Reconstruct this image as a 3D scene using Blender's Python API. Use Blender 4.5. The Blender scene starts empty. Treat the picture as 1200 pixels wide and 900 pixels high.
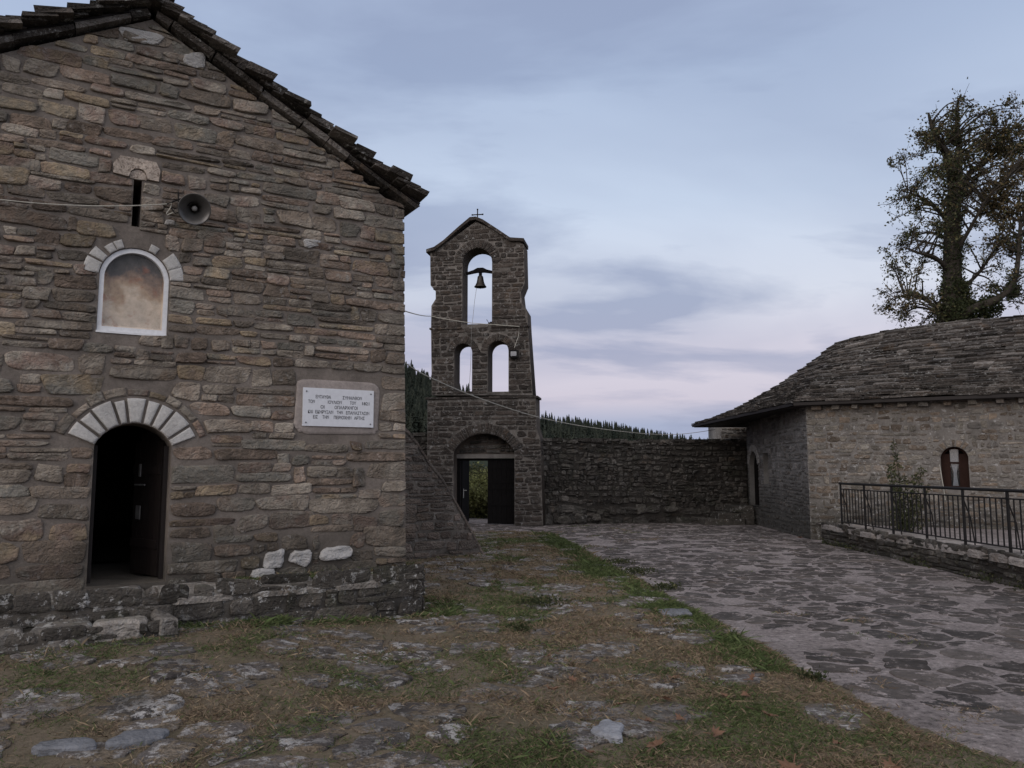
import bpy, math, random
import numpy as np
from mathutils import Vector, Matrix, noise as mnoise
from mathutils.geometry import tessellate_polygon

S = bpy.context.scene
COL = S.collection
R = math.radians

# ------------------------------------------------------------------ camera
EYE = 1.6
FPX = 930.0
PITCH = math.atan(100 / FPX)
cam_d = bpy.data.cameras.new('camera')
cam = bpy.data.objects.new('camera', cam_d)
COL.objects.link(cam)
cam.location = (0, 0, EYE)
cam.rotation_euler = (R(90) + PITCH, 0, 0)
cam_d.sensor_width = 36
cam_d.lens = 36 * FPX / 1200
cam_d.clip_start = 0.05
cam_d.clip_end = 8000
S.camera = cam

# ------------------------------------------------------------------ world (dusk sky)
SUN_EL, SUN_AZ = 6.0, 215.0            # low glow behind the camera, to the left (compass degrees from +Y, clockwise)
W = bpy.data.worlds.new('World')
S.world = W
W.use_nodes = True
nt = W.node_tree
nt.nodes.clear()


def wn(t, **k):
    n = nt.nodes.new(t)
    for a, v in k.items():
        setattr(n, a, v)
    return n


def wl(a, b):
    nt.links.new(a, b)


def wmath(op, a, b=None, clamp=False):
    n = wn('ShaderNodeMath', operation=op, use_clamp=clamp)
    for i, v in enumerate((a, b)):
        if v is None:
            continue
        if isinstance(v, (int, float)):
            n.inputs[i].default_value = v
        else:
            wl(v, n.inputs[i])
    return n.outputs[0]


def wramp(fac, stops):
    n = wn('ShaderNodeValToRGB')
    cr = n.color_ramp
    while len(cr.elements) < len(stops):
        cr.elements.new(0.5)
    for e, (p, c) in zip(cr.elements, stops):
        e.position = p
        e.color = (*c, 1)
    wl(fac, n.inputs[0])
    return n.outputs[0]


def srgb(r, g, b):
    f = lambda v: ((v / 255) / 12.92 if v < 10.3 else (((v / 255) + 0.055) / 1.055) ** 2.4)
    return (f(r), f(g), f(b))


sky = wn('ShaderNodeTexSky', sky_type='NISHITA')
sky.sun_disc = False
sky.sun_elevation = R(SUN_EL)
sky.sun_rotation = R(SUN_AZ)
tc = wn('ShaderNodeTexCoord')
sep = wn('ShaderNodeSeparateXYZ')
wl(tc.outputs['Generated'], sep.inputs[0])
el = wmath('MAXIMUM', sep.outputs['Z'], 0.0)
# projection of the cloud deck
den = wmath('ADD', el, 0.16)
cx = wmath('DIVIDE', sep.outputs['X'], den)
cy = wmath('DIVIDE', sep.outputs['Y'], den)
comb = wn('ShaderNodeCombineXYZ')
wl(wmath('MULTIPLY', cx, 0.75), comb.inputs[0])
wl(cy, comb.inputs[1])
nz = wn('ShaderNodeTexNoise')
nz.inputs['Scale'].default_value = 0.62
nz.inputs['Detail'].default_value = 5
nz.inputs['Roughness'].default_value = 0.5
nz.inputs['Distortion'].default_value = 0.35
mp = wn('ShaderNodeMapping')
mp.inputs['Location'].default_value = (3.1, 1.7, 0)
wl(comb.outputs[0], mp.inputs[0])
wl(mp.outputs[0], nz.inputs['Vector'])
nz2 = wn('ShaderNodeTexNoise')
nz2.inputs['Scale'].default_value = 1.5
nz2.inputs['Detail'].default_value = 6
nz2.inputs['Roughness'].default_value = 0.55
nz2.inputs['Distortion'].default_value = 0.3
mp2 = wn('ShaderNodeMapping')
mp2.inputs['Location'].default_value = (7.3, 2.2, 0)
mp2.inputs['Scale'].default_value = (0.75, 1.0, 1.0)
mp2.inputs['Rotation'].default_value = (0, 0, R(-22))
wl(comb.outputs[0], mp2.inputs[0])
wl(mp2.outputs[0], nz2.inputs['Vector'])
c1 = wramp(nz.outputs['Fac'], [(0.38, (0, 0, 0)), (0.62, (1, 1, 1))])
c2 = wramp(nz2.outputs['Fac'], [(0.47, (0, 0, 0)), (0.60, (1, 1, 1))])
cloud = wmath('ADD', wmath('MULTIPLY', c1, 0.60), wmath('MULTIPLY', c2, 0.66), True)
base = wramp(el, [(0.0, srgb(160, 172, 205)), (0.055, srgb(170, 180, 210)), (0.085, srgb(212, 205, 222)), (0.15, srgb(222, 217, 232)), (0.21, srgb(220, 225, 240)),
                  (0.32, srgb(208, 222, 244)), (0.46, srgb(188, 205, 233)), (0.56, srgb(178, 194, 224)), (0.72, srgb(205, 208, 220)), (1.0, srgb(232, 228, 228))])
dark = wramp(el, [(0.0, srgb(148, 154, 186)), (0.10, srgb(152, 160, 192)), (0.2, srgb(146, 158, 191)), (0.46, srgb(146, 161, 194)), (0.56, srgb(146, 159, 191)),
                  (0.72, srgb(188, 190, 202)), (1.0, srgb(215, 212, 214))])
mixc = wn('ShaderNodeMix', data_type='RGBA')
wl(wmath('MULTIPLY', cloud, 0.74), mixc.inputs['Factor'])
wl(base, mixc.inputs['A'])
wl(dark, mixc.inputs['B'])
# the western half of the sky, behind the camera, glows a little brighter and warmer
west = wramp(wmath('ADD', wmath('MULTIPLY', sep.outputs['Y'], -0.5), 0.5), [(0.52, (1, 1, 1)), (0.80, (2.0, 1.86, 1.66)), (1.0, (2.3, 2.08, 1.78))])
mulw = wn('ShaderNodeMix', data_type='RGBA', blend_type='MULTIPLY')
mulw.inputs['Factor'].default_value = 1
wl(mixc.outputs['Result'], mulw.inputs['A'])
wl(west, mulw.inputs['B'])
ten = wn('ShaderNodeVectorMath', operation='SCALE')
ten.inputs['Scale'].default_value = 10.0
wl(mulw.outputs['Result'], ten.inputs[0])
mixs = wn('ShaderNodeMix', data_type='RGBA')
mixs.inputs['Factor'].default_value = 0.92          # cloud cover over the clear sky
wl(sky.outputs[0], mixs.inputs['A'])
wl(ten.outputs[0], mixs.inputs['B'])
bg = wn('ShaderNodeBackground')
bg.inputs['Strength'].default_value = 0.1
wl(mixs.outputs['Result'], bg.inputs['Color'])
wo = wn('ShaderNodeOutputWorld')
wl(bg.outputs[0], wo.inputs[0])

sun_d = bpy.data.lights.new('sun', 'SUN')
sun_d.energy = 1.0
sun_d.angle = R(40)
sun_d.color = (1.0, 0.90, 0.80)
sun = bpy.data.objects.new('sun', sun_d)
COL.objects.link(sun)
_az, _el = R(SUN_AZ), R(SUN_EL + 14)
_dir = Vector((math.sin(_az) * math.cos(_el), math.cos(_az) * math.cos(_el), math.sin(_el)))
sun.rotation_euler = _dir.to_track_quat('Z', 'Y').to_euler()

S.view_settings.view_transform = 'Standard'
S.view_settings.look = 'None'
S.view_settings.gamma = 1
S.view_settings.exposure = 0.0
S.cycles.use_denoising = True
S.cycles.max_bounces = 5

# ------------------------------------------------------------------ helpers: rays and frames


def ray(px, py):
    x = (px - 600) / FPX
    y = (450 - py) / FPX
    c, s = math.cos(PITCH), math.sin(PITCH)
    return Vector((x, c - y * s, s + y * c))


def at_depth(px, py, d):
    r = ray(px, py)
    t = d / r.y
    return Vector((r.x * t, d, EYE + r.z * t))


def at_ground(px, py, z=0.0):
    r = ray(px, py)
    t = (z - EYE) / r.z
    return Vector((r.x * t, r.y * t, z))


class Frame:
    """A vertical plane: u to the right, z up, o outwards to the viewer."""

    def __init__(self, x, y, deg):
        a = R(deg)
        self.b = Vector((x, y, 0))
        self.u = Vector((math.cos(a), math.sin(a), 0))
        self.o = Vector((math.sin(a), -math.cos(a), 0))

    def P(self, u, z, o=0.0):
        p = self.b + self.u * u + self.o * o
        return (p.x, p.y, p.z + z)

    def uz(self, px, py, o=0.0):
        r = ray(px, py)
        b = self.b + self.o * o
        t = b.dot(self.o) / r.dot(self.o)
        p = Vector((0, 0, EYE)) + r * t
        return ((p - b).dot(self.u), p.z)


class MB:
    def __init__(self):
        self.v, self.f, self.m, self.c, self.s = [], [], [], [], []

    def add(self, vs, fs, mat=0, col=(0.5, 0.5, 0.5), flat=0):
        n = len(self.v)
        self.s.extend([i >= flat for i in range(len(fs))])
        self.v.extend(vs)
        self.c.extend([col] * len(vs))
        for f in fs:
            self.f.append([i + n for i in f])
            self.m.append(mat)

    def box(self, P, u0, u1, z0, z1, o0, o1, mat=0, col=(0.5, 0.5, 0.5), jit=0.0, rng=None):
        vs = []
        for (u, z, o) in ((u0, z0, o0), (u1, z0, o0), (u1, z0, o1), (u0, z0, o1), (u0, z1, o0), (u1, z1, o0), (u1, z1, o1), (u0, z1, o1)):
            if jit:
                u += rng.uniform(-jit, jit); z += rng.uniform(-jit, jit) * .5; o += rng.uniform(-jit, jit)
            vs.append(P(u, z, o))
        self.add(vs, [(0, 3, 2, 1), (4, 5, 6, 7), (0, 1, 5, 4), (1, 2, 6, 5), (2, 3, 7, 6), (3, 0, 4, 7)], mat, col)

    def tube(self, pts, rad, n=8, mat=0, col=(0.5, 0.5, 0.5), cap=True):
        pts = [Vector(p) for p in pts]
        if not hasattr(rad, '__len__'):
            rad = [rad] * len(pts)
        vs, fs = [], []
        up = Vector((0, 0, 1))
        for i, p in enumerate(pts):
            t = (pts[min(i + 1, len(pts) - 1)] - pts[max(i - 1, 0)]).normalized()
            a = t.cross(up)
            if a.length < 0.05:
                a = t.cross(Vector((0, 1, 0)))
            a.normalize()
            b = t.cross(a)
            for k in range(n):
                an = 2 * math.pi * k / n
                q = p + (a * math.cos(an) + b * math.sin(an)) * rad[i]
                vs.append(tuple(q))
        for i in range(len(pts) - 1):
            for k in range(n):
                k2 = (k + 1) % n
                fs.append((i * n + k, i * n + k2, (i + 1) * n + k2, (i + 1) * n + k))
        if cap:
            fs.append(tuple(reversed(range(n))))
            fs.append(tuple(range((len(pts) - 1) * n, len(pts) * n)))
        self.add(vs, fs, mat, col)

    def build(self, name, mats, parent=None, smooth=False, recalc=False):
        me = bpy.data.meshes.new(name)
        me.from_pydata(self.v, [], self.f)
        if not isinstance(mats, (list, tuple)):
            mats = [mats]
        for m in mats:
            me.materials.append(m)
        me.polygons.foreach_set('material_index', self.m)
        at = me.attributes.new('stone', 'FLOAT_COLOR', 'POINT')
        c = np.ones((len(self.v), 4), np.float32)
        if len(self.v):
            c[:, :3] = np.array(self.c, np.float32)
        at.data.foreach_set('color', c.ravel())
        if smooth:
            me.polygons.foreach_set('use_smooth', self.s)
        if recalc:
            import bmesh
            bm = bmesh.new()
            bm.from_mesh(me)
            bmesh.ops.recalc_face_normals(bm, faces=bm.faces)
            bm.to_mesh(me)
            bm.free()
        me.update()
        o = bpy.data.objects.new(name, me)
        COL.objects.link(o)
        if parent is not None:
            o.parent = parent
            o.matrix_parent_inverse = Matrix.Translation(-chain_loc(parent))
        return o


def chain_loc(o):
    # parents are never rotated when parts are attached in world coordinates
    l = Vector(o.location) if o.type == 'EMPTY' else Vector((0, 0, 0))
    return l


def thing(name, label, cat, loc=(0, 0, 0), group=None):
    o = bpy.data.objects.new(name, None)
    COL.objects.link(o)
    o.location = loc
    o.empty_display_size = 0.2
    return tag(o, label, cat, group)


def tag(o, label, cat, group=None, kind=None):
    o['label'] = label
    o['category'] = cat
    if group:
        o['group'] = group
    if kind:
        o['kind'] = kind
    return o


def struct(o):
    o['kind'] = 'structure'
    return o


# ------------------------------------------------------------------ helpers: materials


class MT:
    def __init__(self, name, rough=0.9, spec=0.3):
        self.m = bpy.data.materials.new(name)
        self.m.use_nodes = True
        self.nt = self.m.node_tree
        self.b = self.nt.nodes['Principled BSDF']
        self.b.inputs['Roughness'].default_value = rough
        self.b.inputs['Specular IOR Level'].default_value = spec
        t = self.nt.nodes.new('ShaderNodeTexCoord')
        self.co = t.outputs['Object']

    def link(self, a, b):
        self.nt.links.new(a, b)

    def mapv(self, scale=(1, 1, 1), rot=(0, 0, 0)):
        n = self.nt.nodes.new('ShaderNodeMapping')
        n.inputs['Scale'].default_value = scale
        n.inputs['Rotation'].default_value = rot
        self.link(self.co, n.inputs[0])
        return n.outputs[0]

    def noise(self, scale, detail=5, rough=0.6, vec=None, dist=0.0):
        n = self.nt.nodes.new('ShaderNodeTexNoise')
        n.inputs['Scale'].default_value = scale
        n.inputs['Detail'].default_value = detail
        n.inputs['Roughness'].default_value = rough
        n.inputs['Distortion'].default_value = dist
        self.link(vec if vec is not None else self.co, n.inputs['Vector'])
        return n.outputs['Fac']

    def voro(self, scale, feature='F1', vec=None, out='Distance'):
        n = self.nt.nodes.new('ShaderNodeTexVoronoi')
        n.feature = feature
        n.inputs['Scale'].default_value = scale
        self.link(vec if vec is not None else self.co, n.inputs['Vector'])
        return n.outputs[out]

    def ramp(self, fac, stops, interp='LINEAR'):
        n = self.nt.nodes.new('ShaderNodeValToRGB')
        cr = n.color_ramp
        cr.interpolation = interp
        while len(cr.elements) < len(stops):
            cr.elements.new(0.5)
        for e, (p, c) in zip(cr.elements, stops):
            e.position = p
            e.color = (*c, 1) if hasattr(c, '__len__') else (c, c, c, 1)
        self.link(fac, n.inputs[0])
        return n.outputs[0]

    def mix(self, fac, a, b, blend='MIX'):
        n = self.nt.nodes.new('ShaderNodeMix')
        n.data_type = 'RGBA'
        n.blend_type = blend
        for key, v in (('Factor', fac), ('A', a), ('B', b)):
            s = n.inputs[key] if key == 'Factor' else [i for i in n.inputs if i.name == key and i.type == 'RGBA'][0]
            if isinstance(v, (int, float)):
                s.default_value = v if key == 'Factor' else (v, v, v, 1)
            elif isinstance(v, tuple):
                s.default_value = (*v, 1)
            else:
                self.link(v, s)
        return [o for o in n.outputs if o.type == 'RGBA'][0]

    def math(self, op, a, b=0.0, clamp=False):
        n = self.nt.nodes.new('ShaderNodeMath')
        n.operation = op
        n.use_clamp = clamp
        for i, v in enumerate((a, b)):
            if isinstance(v, (int, float)):
                n.inputs[i].default_value = v
            else:
                self.link(v, n.inputs[i])
        return n.outputs[0]

    def attr(self, name='stone'):
        n = self.nt.nodes.new('ShaderNodeAttribute')
        n.attribute_name = name
        s = self.nt.nodes.new('ShaderNodeSeparateColor')
        self.link(n.outputs['Color'], s.inputs[0])
        return n.outputs['Color'], s.outputs[0], s.outputs[1], s.outputs[2]

    def color(self, c):
        if isinstance(c, tuple):
            self.b.inputs['Base Color'].default_value = (*c, 1)
        else:
            self.link(c, self.b.inputs['Base Color'])
        return self

    def bump(self, h, strength=0.5, dist=0.02, prev=None):
        n = self.nt.nodes.new('ShaderNodeBump')
        n.inputs['Strength'].default_value = strength
        n.inputs['Distance'].default_value = dist
        self.link(h, n.inputs['Height'])
        if prev is not None:
            self.link(prev, n.inputs['Normal'])
        self.link(n.outputs[0], self.b.inputs['Normal'])
        return n.outputs[0]


def stone_mat(name, palette, lichen=0.0, lich_col=(0.42, 0.41, 0.39), moss=0.0, dark=0.0, bump=0.55, lichscale=16, val=1.0, low_dark=None, cover=None, cov_t=0.52, lich_t=0.56):
    m = MT(name, 0.92, 0.25)
    c, r, g, b = m.attr()
    n = len(palette)
    rn = m.math('ADD', r, m.math('MULTIPLY', m.math('SUBTRACT', m.noise(4.0, 4, .6), .5), .5), True)
    base = m.ramp(rn, [(i / max(1, n - 1), tuple(v * val for v in p)) for i, p in enumerate(palette)])
    # tone of each stone, from its own random value
    base = m.mix(1.0, base, m.ramp(g, [(0, 0.66), (1, 1.30)]), 'MULTIPLY')
    n1 = m.noise(5.0, 6, 0.65)
    base = m.mix(0.8, base, m.ramp(n1, [(0.28, 0.60), (0.72, 1.40)]), 'MULTIPLY')
    # bedding streaks
    n2 = m.noise(3.5, 6, 0.75, m.mapv((1, 1, 4)))
    base = m.mix(0.5, base, m.ramp(n2, [(0.3, 0.68), (0.7, 1.32)]), 'MULTIPLY')
    # dark grimy pits put into the colour, since bump relief barely shows
    n7 = m.noise(13, 7, 0.78, m.mapv((1, 1, 2.4)))
    base = m.mix(0.85, base, m.ramp(n7, [(0.34, 0.38), (0.44, 0.95), (0.62, 1.0), (0.72, 1.35)]), 'MULTIPLY')
    # rusty patches
    n4 = m.noise(2.3, 4, 0.6)
    base = m.mix(m.ramp(n4, [(0.60, 0.0), (0.75, 0.35)]), base, (0.20, 0.125, 0.07))
    if dark:
        n5 = m.noise(1.1, 5, 0.7)
        base = m.mix(m.math('MULTIPLY', m.ramp(n5, [(0.45, 0.0), (0.62, 1.0)]), dark), base, (0.03, 0.027, 0.024))
    if low_dark:
        # darker band rising unevenly from the foot of the wall
        s = m.nt.nodes.new('ShaderNodeSeparateXYZ')
        m.link(m.co, s.inputs[0])
        zz = m.math('ADD', s.outputs['Z'], m.math('MULTIPLY', m.noise(2.0, 4), -0.9))
        base = m.mix(m.math('MULTIPLY', m.ramp(zz, [(low_dark[0], 1.0), (low_dark[1], 0.0)]), 0.65), base, (0.028, 0.027, 0.022))
    if lichen:
        n3 = m.noise(lichscale, 6, 0.75)
        big = m.noise(1.4, 3, 0.5)
        f = m.math('MULTIPLY', m.ramp(n3, [(lich_t, 0.0), (lich_t + .05, 1.0)]), m.ramp(big, [(0.42, 0.25), (0.62, 1.0)]))
        base = m.mix(m.math('MULTIPLY', f, lichen), base, lich_col)
    if cover:      # gravel and earth trodden over the stone
        n8 = m.noise(4.5, 7, 0.78)
        base = m.mix(m.ramp(n8, [(cov_t, 0.0), (cov_t + .05, 0.9)]), base, m.mix(m.ramp(m.noise(40, 5, .7), [(.35, 0.0), (.65, 1.0)]), tuple(v * .35 for v in cover), tuple(v * 1.7 for v in cover)))
        m.b.inputs['Specular IOR Level'].default_value = 0.12
    if moss:
        n6 = m.noise(2.6, 5, 0.7)
        base = m.mix(m.math('MULTIPLY', m.ramp(n6, [(0.52, 0.0), (0.66, 1.0)]), moss), base, (0.035, 0.042, 0.018))
    # b channel: a whitewashed or limestone block
    base = m.mix(m.ramp(b, [(0.80, 0.0), (0.95, 1.0)]), base, m.mix(n1, (0.30, 0.29, 0.28), (0.52, 0.51, 0.50)))
    m.color(base)
    h = m.math('ADD', m.math('MULTIPLY', m.noise(22, 8, 0.75), 0.8), m.math('MULTIPLY', m.noise(8, 6, 0.65, m.mapv((1, 1, 3))), 1.0))
    fac = m.nt.nodes.new('ShaderNodeTexVoronoi')          # broken facets
    fac.inputs['Scale'].default_value = 9
    wv_ = m.nt.nodes.new('ShaderNodeVectorMath')
    wv_.operation = 'ADD'
    nn_ = m.nt.nodes.new('ShaderNodeTexNoise')
    nn_.inputs['Scale'].default_value = 5
    nn_.inputs['Detail'].default_value = 4
    m.link(m.co, nn_.inputs['Vector'])
    m.link(m.mapv((1, 1, 2.2)), wv_.inputs[0])
    m.link(nn_.outputs['Color'], wv_.inputs[1])
    m.link(wv_.outputs[0], fac.inputs['Vector'])
    h = m.math('ADD', h, m.math('MULTIPLY', fac.outputs['Distance'], 0.9))
    m.bump(h, min(1.0, bump * 1.6), 0.038)
    return m.m


def mortar_mat(name, col, var=0.35, bump=0.5, scale=1.0, lichen=0.0, foot_dark=None):
    m = MT(name, 0.95, 0.2)
    n1 = m.noise(3 * scale, 7, 0.7)
    base = m.ramp(n1, [(0.25, tuple(v * (1 - var) for v in col)), (0.75, tuple(v * (1 + var) for v in col))])
    n2 = m.noise(30 * scale, 5, 0.7)
    base = m.mix(0.6, base, m.ramp(n2, [(0.3, 0.72), (0.7, 1.25)]), 'MULTIPLY')
    if foot_dark:  # darker towards the foot of the wall
        s = m.nt.nodes.new('ShaderNodeSeparateXYZ')
        m.link(m.co, s.inputs[0])
        zz = m.math('ADD', s.outputs['Z'], m.math('MULTIPLY', m.noise(2.0, 4), -0.9))
        base = m.mix(m.math('MULTIPLY', m.ramp(zz, [(foot_dark[0], 1.0), (foot_dark[1], 0.0)]), 0.6), base, (0.028, 0.027, 0.022))
    if lichen:
        n3 = m.noise(14, 6, 0.75)
        base = m.mix(m.math('MULTIPLY', m.ramp(n3, [(0.56, 0.0), (0.62, 1.0)]), lichen), base, (0.42, 0.41, 0.40))
    m.color(base)
    m.bump(m.math('ADD', n2, m.noise(80 * scale, 4, 0.6)), bump, 0.015)
    return m.m


def plain_mat(name, col, rough=0.6, spec=0.4, metal=0.0, var=0.25, scale=12, bump=0.0):
    m = MT(name, rough, spec)
    n = m.noise(scale, 5, 0.65)
    m.color(m.ramp(n, [(0.25, tuple(v * (1 - var) for v in col)), (0.75, tuple(min(1, v * (1 + var)) for v in col))]))
    m.b.inputs['Metallic'].default_value = metal
    if bump:
        m.bump(m.noise(scale * 4, 5, 0.6), bump, 0.01)
    return m.m


PAL_CHURCH = [(0.115, 0.090, 0.070), (0.205, 0.152, 0.118), (0.190, 0.166, 0.138), (0.148, 0.138, 0.118), (0.235, 0.182, 0.122), (0.165, 0.118, 0.096), (0.250, 0.220, 0.182), (0.175, 0.140, 0.110), (0.125, 0.105, 0.085), (0.215, 0.185, 0.150)]
PAL_TOWER = [(0.046, 0.037, 0.031), (0.070, 0.056, 0.047), (0.058, 0.049, 0.042), (0.085, 0.068, 0.056)]
PAL_DRY = [(0.034, 0.030, 0.026), (0.066, 0.057, 0.049), (0.115, 0.104, 0.092), (0.048, 0.044, 0.039), (0.080, 0.072, 0.062)]
PAL_HOUSE = [(0.150, 0.120, 0.095), (0.210, 0.165, 0.125), (0.180, 0.165, 0.150), (0.200, 0.180, 0.150), (0.240, 0.205, 0.170)]
PAL_SLATE = [(0.030, 0.026, 0.022), (0.095, 0.080, 0.070), (0.050, 0.043, 0.037), (0.190, 0.168, 0.150), (0.070, 0.060, 0.052)]
PAL_PAVE = [(0.070, 0.062, 0.058), (0.092, 0.081, 0.075), (0.080, 0.073, 0.070), (0.105, 0.091, 0.083)]

M = {}
M['church_stone'] = stone_mat('church stone', PAL_CHURCH, 0.25, dark=0.4, val=1.16, bump=.42, low_dark=(0.0, 0.75))
M['church_mortar'] = mortar_mat('church mortar', (0.150, 0.128, 0.111), 0.4, foot_dark=(0.0, 0.7))
M['tower_stone'] = stone_mat('tower stone', PAL_TOWER, 0.45, dark=0.35, lichscale=9)
M['tower_mortar'] = mortar_mat('tower mortar', (0.115, 0.102, 0.090), 0.75, lichen=0.3)
M['tower_core'] = mortar_mat('tower reveal stone', (0.080, 0.065, 0.054), 0.45, 0.9)
M['dry_stone'] = stone_mat('dry stone', PAL_DRY, 0.30, dark=0.5, moss=0.25, lichscale=10)
M['dry_gap'] = mortar_mat('earth between stones', (0.034, 0.030, 0.026), 0.5)
M['house_stone'] = stone_mat('house stone', PAL_HOUSE, 0.6, dark=0.3, val=1.05, lichscale=8, low_dark=(-0.35, 0.6))
M['house_mortar'] = mortar_mat('house mortar', (0.160, 0.146, 0.132), 0.45, lichen=0.6, foot_dark=(-0.35, 0.6))
M['kerb_stone'] = stone_mat('terrace stone', [(0.056, 0.050, 0.042), (0.086, 0.076, 0.065), (0.112, 0.100, 0.087)], 1.0, dark=0.45, moss=0.35, lichscale=11)
M['terrace_bed'] = mortar_mat('terrace bedding', (0.075, 0.066, 0.056), 0.5, lichen=0.5)
M['slate'] = stone_mat('roof slate', PAL_SLATE, 0.8, lichscale=12, dark=0.3)
M['pave_stone'] = stone_mat('paving stone', PAL_PAVE, 0.9, (0.27, 0.235, 0.225), lichscale=7, bump=0.4, cover=(0.285, 0.248, 0.240), cov_t=0.548, val=.98)
M['flag_stone'] = stone_mat('courtyard flagstone', PAL_PAVE, 1.0, (0.44, 0.425, 0.415), moss=0.2, lichscale=8, bump=0.5, val=1.3, cover=(0.150, 0.120, 0.088), cov_t=0.50, lich_t=.50)
M['blue_slab'] = stone_mat('blue grey slab', [(0.205, 0.212, 0.232), (0.235, 0.240, 0.260)], 0.25, (.36, .36, .36), bump=.35, cover=(.13, .11, .08), cov_t=.66)
M['limestone'] = mortar_mat('pale limestone', (0.43, 0.415, 0.395), 0.28, 0.7)
M['iron'] = plain_mat('black iron', (0.010, 0.009, 0.009), 0.7, 0.2)
M['wood_dark'] = plain_mat('dark brown door wood', (0.012, 0.008, 0.007), 0.6, 0.3)
M['wood_black'] = plain_mat('black stained planks', (0.008, 0.007, 0.007), 0.9, 0.08)
M['wood_red'] = plain_mat('red brown window wood', (0.026, 0.013, 0.010), 0.8, 0.1)
M['white_frame'] = plain_mat('weathered white frame', (0.62, 0.62, 0.63), 0.5, 0.4, 0, 0.12, 25)
M['plaque'] = plain_mat('grey marble', (0.56, 0.57, 0.60), 0.5, 0.4, 0, 0.07, 18)
M['ink'] = plain_mat('dark letter paint', (0.05, 0.05, 0.055), 0.7)
M['grey_enamel'] = plain_mat('grey enamel', (0.085, 0.08, 0.076), 0.30, 0.5, 0.4, 0.25)
M['bronze'] = plain_mat('old bronze', (0.05, 0.042, 0.035), 0.5, 0.5, 0.7)
M['cable'] = plain_mat('pale cable', (0.38, 0.36, 0.31), 0.7)
M['dark_cable'] = plain_mat('grey cable', (0.22, 0.21, 0.20), 0.7)
M['cloth'] = plain_mat('white curtain', (0.62, 0.66, 0.72), 0.9, 0.2, 0, 0.12)
M['leaf_dry'] = plain_mat('dry brown leaf', (0.15, 0.085, 0.055), 0.8, 0.2, 0, 0.3)
M['bark'] = mortar_mat('bark', (0.050, 0.042, 0.034), 0.5, 0.9, 2)


def glass_mat(name, tint, alpha):
    m = MT(name, 0.08, 0.6)
    m.color(tint)
    m.b.inputs['Alpha'].default_value = alpha
    return m.m


M['glass'] = glass_mat('window glass', (0.02, 0.025, 0.03), 0.30)

# ------------------------------------------------------------------ helpers: stones


def arch_hole(uc, half, zb, ztop, rise):
    Rr = (half * half + rise * rise) / (2 * rise)
    return dict(uc=uc, half=half, zb=zb, zs=ztop - rise, zt=ztop, R=Rr, zc=ztop - Rr)


def arch_outline(h, n=14, grow=0.0):
    """Polygon of an arched opening, counter-clockwise from lower left."""
    hw = h['half'] + grow
    pts = [(h['uc'] - hw, h['zb']), (h['uc'] + hw, h['zb'])]
    a1 = math.acos(min(1, h['half'] / h['R']))
    for k in range(n + 1):
        a = a1 + (math.pi - 2 * a1) * k / n
        pts.append((h['uc'] + (h['R'] + grow) * math.cos(a), h['zc'] + (h['R'] + grow) * math.sin(a)))
    return pts


def push_out(u, z, h, mg):
    """Move a point out of an arched or rectangular hole grown by mg; returns (u, z, moved)."""
    if 'rect' in h:
        u0, u1, z0, z1 = h['rect']
        u0 -= mg; u1 += mg; z0 -= mg; z1 += mg
        if u0 < u < u1 and z0 < z < z1:
            d = [(u - u0, 0), (u1 - u, 1), (z - z0, 2), (z1 - z, 3)]
            k = min(d)[1]
            return ((u0, z), (u1, z), (u, z0), (u, z1))[k] + (True,)
        return u, z, False
    ext = mg + h.get('ring', 0.0)
    if z > h['zs'] - 0.02:
        du, dz = u - h['uc'], z - h['zc']
        d = math.hypot(du, dz)
        if d < h['R'] + ext and d > 1e-6:
            s = (h['R'] + ext) / d
            return h['uc'] + du * s, h['zc'] + dz * s, True
        return u, z, False
    if z > h['zb'] - mg and abs(u - h['uc']) < h['half'] + mg:
        return (h['uc'] + math.copysign(h['half'] + mg, u - h['uc']), z, True)
    return u, z, False


def poly_area(p):
    return 0.5 * sum(p[i][0] * p[(i + 1) % len(p)][1] - p[(i + 1) % len(p)][0] * p[i][1] for i in range(len(p)))


def raised(mb, P, pts, depth, rng, mat=0, col=None, rough=0.25, edge=0.012, base=-0.012, inner=True):
    """One stone face from its outline: sides, rounded arris and a slightly uneven face."""
    n = len(pts)
    if col is None:
        col = (rng.random(), rng.random(), rng.random() * 0.75)
    cu = sum(p[0] for p in pts) / n
    cz = sum(p[1] for p in pts) / n
    hu = max(abs(p[0] - cu) for p in pts)
    hz = max(abs(p[1] - cz) for p in pts)
    e = min(edge, 0.3 * min(hu, hz))
    sd = rng.uniform(0, 90)
    tu, tz = rng.uniform(-1, 1) * rough * depth, rng.uniform(-1, 1) * rough * depth
    rings = [(0.0, base, 0), (0.12 * e, depth * 0.55, 0.3), (e, depth * 0.95, 0.8)]
    if inner:
        rings.append((min(3.2 * e, 0.5 * min(hu, hz)), depth, 1.0))
    vs = []
    for ins, o, w in rings:
        su, sz = max(0.0, 1 - ins / hu), max(0.0, 1 - ins / hz)
        for (u, z) in pts:
            uu, zz = cu + (u - cu) * su, cz + (z - cz) * sz
            oo = o
            if w:
                oo += w * (depth * rough * 1.6 * mnoise.noise((uu * 7 + sd, zz * 11, sd)) + tu * (uu - cu) / hu + tz * (zz - cz) / hz)
            vs.append(P(uu, zz, oo))
    vs.append(P(cu, cz, depth * (1.0 + rng.uniform(-0.2, 0.3))))
    fs = []
    for r in range(len(rings) - 1):
        for k in range(n):
            k2 = (k + 1) % n
            fs.append((r * n + k, r * n + k2, (r + 1) * n + k2, (r + 1) * n + k))
    b = (len(rings) - 1) * n
    for k in range(n):
        fs.append((b + k, b + (k + 1) % n, len(vs) - 1))
    mb.add(vs, fs, mat, col, flat=2 * n)


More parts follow.
